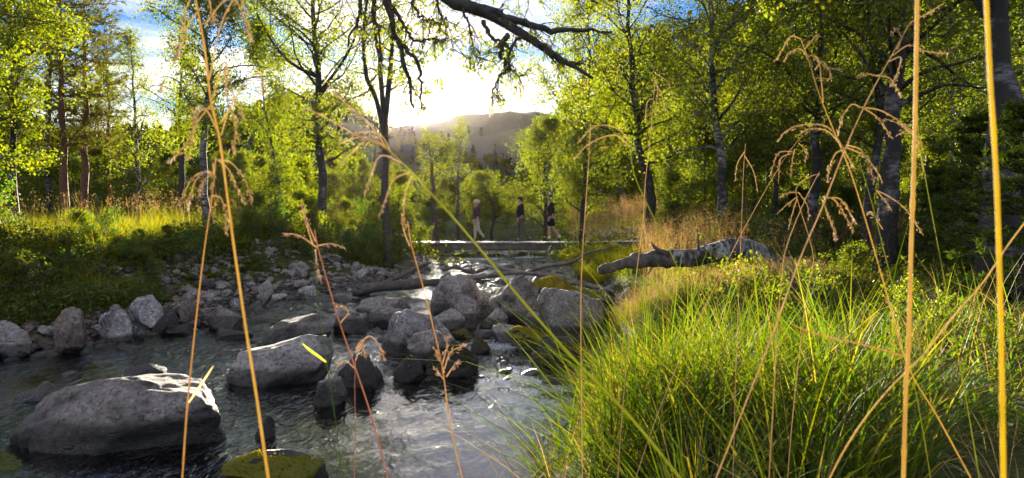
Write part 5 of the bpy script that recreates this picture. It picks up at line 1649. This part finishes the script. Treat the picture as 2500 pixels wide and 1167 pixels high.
stalk([(1775, 1100), (1830, 960), (1885, 820), (1950, 640), (2010, 500), (2065, 360), (2120, 240), (2180, 130), (2220, 60)], 1.0, (3.8, 1.6), 'straw_pale', 'long pale leaning straw with drooping seed heads on the right',
      arcs=[[1.3, (2010, 480), (2040, 490), (2065, 530), (2085, 565)], [(2008, 490), (2020, 520), (2035, 560), (2040, 590)], [1.2, (2012, 485), (2050, 485), (2075, 520), (2090, 545)], [1.4, (2062, 365), (2040, 375), (2025, 410), (2020, 445)], [1.0, (2062, 365), (2065, 375), (2080, 400), (2085, 410)],
            [(2062, 365), (2020, 310), (1960, 305), (1920, 320), (1900, 345)], [(2060, 362), (2020, 320), (1975, 315), (1950, 330)], [(2066, 360), (2110, 380), (2135, 410), (2155, 445)], [(2070, 355), (2100, 365), (2120, 400), (2135, 445)],
            [(2100, 262), (2080, 255), (2060, 280), (2045, 325)], [(2105, 262), (2150, 270), (2200, 300), (2250, 350)], [(2105, 262), (2140, 285), (2160, 310), (2175, 335)], [(2140, 185), (2115, 180), (2095, 185)], [1.2, (2140, 185), (2170, 190), (2190, 215), (2200, 235)],
            [(2180, 135), (2220, 110), (2260, 125), (2315, 130)], [(2190, 120), (2220, 60), (2260, 35), (2305, 8)], [(2170, 150), (2200, 140), (2190, 180), (2175, 210)], [(2200, 90), (2190, 70), (2180, 80)]], seeds=30, ssize=8)
stalk([(2370, 1167), (2290, 1020), (2215, 890), (2160, 700), (2120, 560), (2080, 430), (2040, 330), (2000, 230), (1975, 150), (1955, 95)], 1.05, (3.6, 1.3), 'straw_gold', 'straw leaning left that crosses the long pale straw on the right',
      arcs=[[.7, (1955, 95), (1930, 90), (1905, 130), (1890, 150)], [(1975, 150), (1955, 120), (1925, 130), (1915, 150)], [(1970, 140), (1985, 135), (2000, 150)], [.8, (2010, 250), (2000, 150), (1990, 140), (2020, 165), (2060, 170)], [.8, (1965, 120), (1990, 90), (2000, 85)], [.9, (1990, 170), (2010, 150), (2030, 190), (1995, 190)]], seeds=20, ssize=7)
stalk([(1862, 1167), (1830, 1060), (1808, 1015), (1740, 850), (1660, 665), (1600, 540), (1550, 430), (1535, 340)], .9, (3.0, 1.4), 'straw_green', 'yellow stem leaning left in front of the tan mound',
      arcs=[[.6, (1535, 340), (1500, 310), (1450, 310), (1410, 350)], [.5, (1540, 360), (1500, 330), (1440, 350), (1400, 390)]], seeds=16, ssize=7)
stalk([(1560, 620), (1570, 540), (1575, 450), (1587, 340), (1600, 190)], 1.7, (1.8, .8), 'straw_pale', 'white upright straw left of the straight pale birch', arcs=[[(1598, 200), (1615, 230), (1625, 280)], [(1598, 190), (1605, 220), (1600, 280)], [(1596, 240), (1580, 250), (1575, 300)], [(1600, 180), (1630, 200), (1645, 240)]], seeds=16, ssize=6, Yt=1.7)
stalk([(1888, 980), (1898, 800), (1908, 690), (1918, 610), (1960, 500), (2000, 420)], 1.3, (3, 1), 'straw_pale', 'thin pale straw rising left of the long leaning straw')
stalk([(1750, 690), (1800, 590), (1860, 480), (1920, 380), (1960, 330)], 1.6, (1.6, .8), 'straw_pale', 'fine straw leaning right above the fallen trunk', arcs=[[1.2, (1935, 370), (1900, 375), (1880, 430)], [1.2, (1940, 365), (1935, 390), (1930, 430)], [(1950, 350), (1970, 370), (1965, 395)], [(1930, 375), (1905, 390), (1900, 450)]], seeds=18, ssize=6, seedmat='straw_pale')
stalk([(2220, 900), (2260, 860), (2330, 770), (2400, 690), (2460, 600), (2520, 520)], 1.0, (3.2, 2.4), 'straw_gold', 'straw rising to the right edge across the thickest yellow stem')
stalk([(2205, 872), (2190, 865), (2100, 840), (2030, 825), (1970, 808), (1930, 790)], .9, (3.2, 1.6), 'straw_orange', 'orange blade lying almost level against the thick golden stem', root=False)
stalk([(2345, 900), (2320, 760), (2290, 600), (2262, 450), (2245, 340), (2240, 290)], 1.2, (2.2, 1.2), 'straw_green', 'slender green yellow stem just right of the thick golden one', arcs=[[(2255, 420), (2235, 330), (2190, 300), (2160, 290)], [.8, (2245, 340), (2215, 320), (2190, 330)]], seeds=16, ssize=7)
stalk([(2200, 790), (2180, 700), (2155, 600), (2130, 500), (2100, 400)], 1.35, (2.2, 1.0), 'straw_green', 'thin green straw between the long pale straw and the thick golden stem',
      arcs=[[1.2, (2140, 465), (2170, 480), (2210, 510), (2255, 575)], [(2140, 465), (2160, 490), (2175, 510)], [(2155, 560), (2130, 520), (2120, 520)]], seeds=24, ssize=7)
stalk([(1975, 690), (1985, 620), (1945, 480), (1950, 450)], 1.5, (1.8, 1), 'straw_pale', 'short pale straw with a spreading seed head above the end of the fallen trunk',
      arcs=[[(1948, 480), (1920, 500), (1900, 520)], [(1948, 470), (1930, 470), (1905, 480)], [(1950, 470), (1970, 500), (1975, 530)], [(1946, 485), (1935, 520), (1925, 560)], [(1950, 450), (1980, 430), (2000, 425)]], seeds=14, ssize=6, seedmat='straw_pale')
stalk([(1808, 600), (1812, 500), (1815, 420), (1820, 350)], 1.8, (1.4, .7), 'straw_pale', 'fine upright straw over the hump of the fallen trunk', arcs=[[.7, (1818, 380), (1840, 420), (1850, 470)], [.7, (1818, 370), (1800, 400), (1795, 440)]], seeds=10, ssize=6)
stalk([(865, 1167), (868, 1050), (866, 950), (868, 880)], 1.1, (1.6, .8), 'straw_red', 'very fine reddish straw beside the thin reddish stem', arcs=[[(867, 900), (840, 880), (820, 900)], [.8, (868, 880), (880, 850), (900, 840)]], seeds=10, ssize=6, seedmat='seed_pink')

# ------------------------------------------------------------------ the birch bough that hangs over the stream
tb = P(0, 0, 5.5) * 0 + np.array([-6.6, 2.2, 0.0]); tb[2] = gz(tb[0], tb[1]) - .1
hb = empty('leaning_birch', tb, 'old birch whose lichen covered bough hangs into the picture from above', 'birch')
W, TW, LV = Acc(), [], []
rb = np.random.RandomState(71)
main = [tb, tb + np.array([.4, .6, 2.4]), tb + np.array([1.6, 1.7, 4.4]), np.array([-2.6, 5.0, 5.6]), P(860, -330, 5.6), P(1010, -90, 5.6), P(1100, 0, 5.55), P(1180, 28, 5.5), P(1258, 72, 5.5), P(1320, 112, 5.45), P(1375, 150, 5.4), P(1420, 172, 5.4), P(1448, 192, 5.4)]
mp_ = resample(main, 90) - tb
A = Acc(); A.add(*tube(mp_, np.interp(np.linspace(0, 1, 90), [0, .3, .6, .72, .82, .9, 1], [.26, .20, .15, .12, .095, .055, .012]), 12, bump=.22, seed=3)); part('trunk', A.mesh('trunk', M['bark_dark']), hb)


def bough(pix, Y, r0, r1, nt=10, L=.35, leaves=30, drop=-.12):
    pts = resample(np.array([P(a, b_, Y + (q[2] if len(q) > 2 else 0)) for q in pix for a, b_ in [q[:2]]]), 22) - tb
    pts[1:-1] += rb.normal(size=(20, 3)) * .008
    A = Acc(); A.add(*tube(pts, np.linspace(r0, r1, 22), 7, bump=.2, seed=int(r0 * 999)))
    for i in range(int(nt * 2)):
        k = rb.randint(2, 21); d = pts[k] - pts[k - 1]; d = d / np.linalg.norm(d) * .5 + rand_unit(1, rb)[0] * .7 + np.array([0, 0, -.25])
        tw = grow(rb, pts[k], d / np.linalg.norm(d), L * rb.uniform(.4, 1.2), 8, .25, drop * .6)
        A.add(*tube(tw, np.linspace(max(.004, r1 * .6), .0016, 8), 4, cap=False))
        LV.append(tw[3:])
        for j in range(3):
            t2 = grow(rb, tw[rb.randint(2, 7)], rand_unit(1, rb)[0] + np.array([0, 0, -.4]), L * .4 * rb.uniform(.4, 1), 5, .3, drop)
            A.add(*tube(t2, np.linspace(.0022, .001, 5), 3, cap=False)); LV.append(t2[2:])
    part('limb', A.mesh('limb', M['twig' if r0 < .03 else 'bark_dark']), hb)


bough([(1150, 15), (1200, 30), (1290, 60), (1360, 75), (1430, 72), (1495, 78)], 5.5, .045, .008, 14, .4)
bough([(1240, 85), (1222, 130), (1235, 160), (1212, 200), (1198, 240)], 5.4, .022, .006, 12, .22)
bough([(1270, 90), (1240, 130), (1255, 180), (1290, 185)], 5.4, .015, .004, 10, .2)
bough([(1180, 50), (1200, 90), (1240, 110), (1255, 140)], 5.45, .02, .005, 8, .2)
bough([(1130, 20), (1150, 80), (1155, 130), (1175, 150)], 5.5, .012, .003, 12, .3)
bough([(1320, 105), (1340, 135), (1375, 160)], 5.4, .015, .004, 6, .15)
bough([(1375, 150), (1400, 155), (1430, 158)], 5.4, .02, .005, 3, .1)
bough([(1100, 5), (1160, -30), (1260, -60), (1380, -40), (1460, 10)], 5.7, .05, .006, 16, .4)
bough([(900, -230), (935, -60), (958, 60), (975, 110), (990, 170), (1003, 215), (1010, 265)], 5.6, .045, .010, 14, .3)
bough([(975, 110), (1000, 130), (1020, 155), (1028, 200), (1027, 268)], 5.6, .02, .006, 8, .2)
bough([(960, 20), (985, 60), (1010, 100), (1050, 95), (1085, 103)], 5.6, .02, .004, 12, .25)
bough([(890, -180), (880, -20), (875, 50), (855, 80), (850, 115)], 5.7, .03, .008, 8, .25)
bough([(1000, -60), (1010, 20), (1040, 50), (1080, 60)], 5.6, .02, .004, 14, .3)
bough([(1060, -30), (1075, 30), (1095, 90), (1110, 120)], 5.6, .012, .003, 12, .3)
bough([(940, -80), (910, 30), (925, 60), (930, 130), (925, 180)], 5.65, .02, .004, 12, .3)
LA = Acc(); li = rb.randint(20, 88, 2600); th = rb.rand(2600) * 6.28
LR = np.interp(li / 90, [0, .3, .6, .72, .82, .9, 1], [.26, .20, .15, .12, .095, .055, .012])
LC = mp_[li] + np.stack([np.cos(th) * LR * .5, np.cos(th + 1) * LR * .6, np.sin(th) * LR], 1) + rb.normal(size=(2600, 3)) * .02
lv, lq = leaf_quads(LC, .035, rb, .35); LA.add(lv, lq)
M['lichen'] = leaf_material('lichen', [(.10, .10, .05), (.20, .20, .11), (.06, .05, .03)], .3, (1.3, 1.2, .7), 0)
part('lichen', LA.mesh('lichen', M['lichen'], False), hb)
PT = np.concatenate(LV); idx = rb.randint(0, len(PT), 2200)
C = PT[idx] + rb.normal(size=(2200, 3)) * .015
V, Q = leaf_quads(C, .030, rb, .75, axis=np.array([[0, 0, -1.0]]), jitter=.8)
part('crown', make_mesh('crown', V, [Q], [M['birch_leaf']], False), hb)

# leafy branches that hang into the top of the picture on the right, from the stout birches
# ------------------------------------------------------------------ haze
if HAZE > 0:
    V, Q = box(-4200, 4200, -900, 5200, -8, 104)
    m, nt, out = material('haze'); b = NB(nt)
    pv = b.n('ShaderNodeVolumePrincipled', {'Color': (1.0, 0.88, 0.78, 1), 'Density': HAZE, 'Anisotropy': HAZE_G})
    nt.links.new(pv.outputs[0], out.inputs['Volume'])
    h = link('haze', make_mesh('haze', V, [Q], [m], False)); h['kind'] = 'stuff'
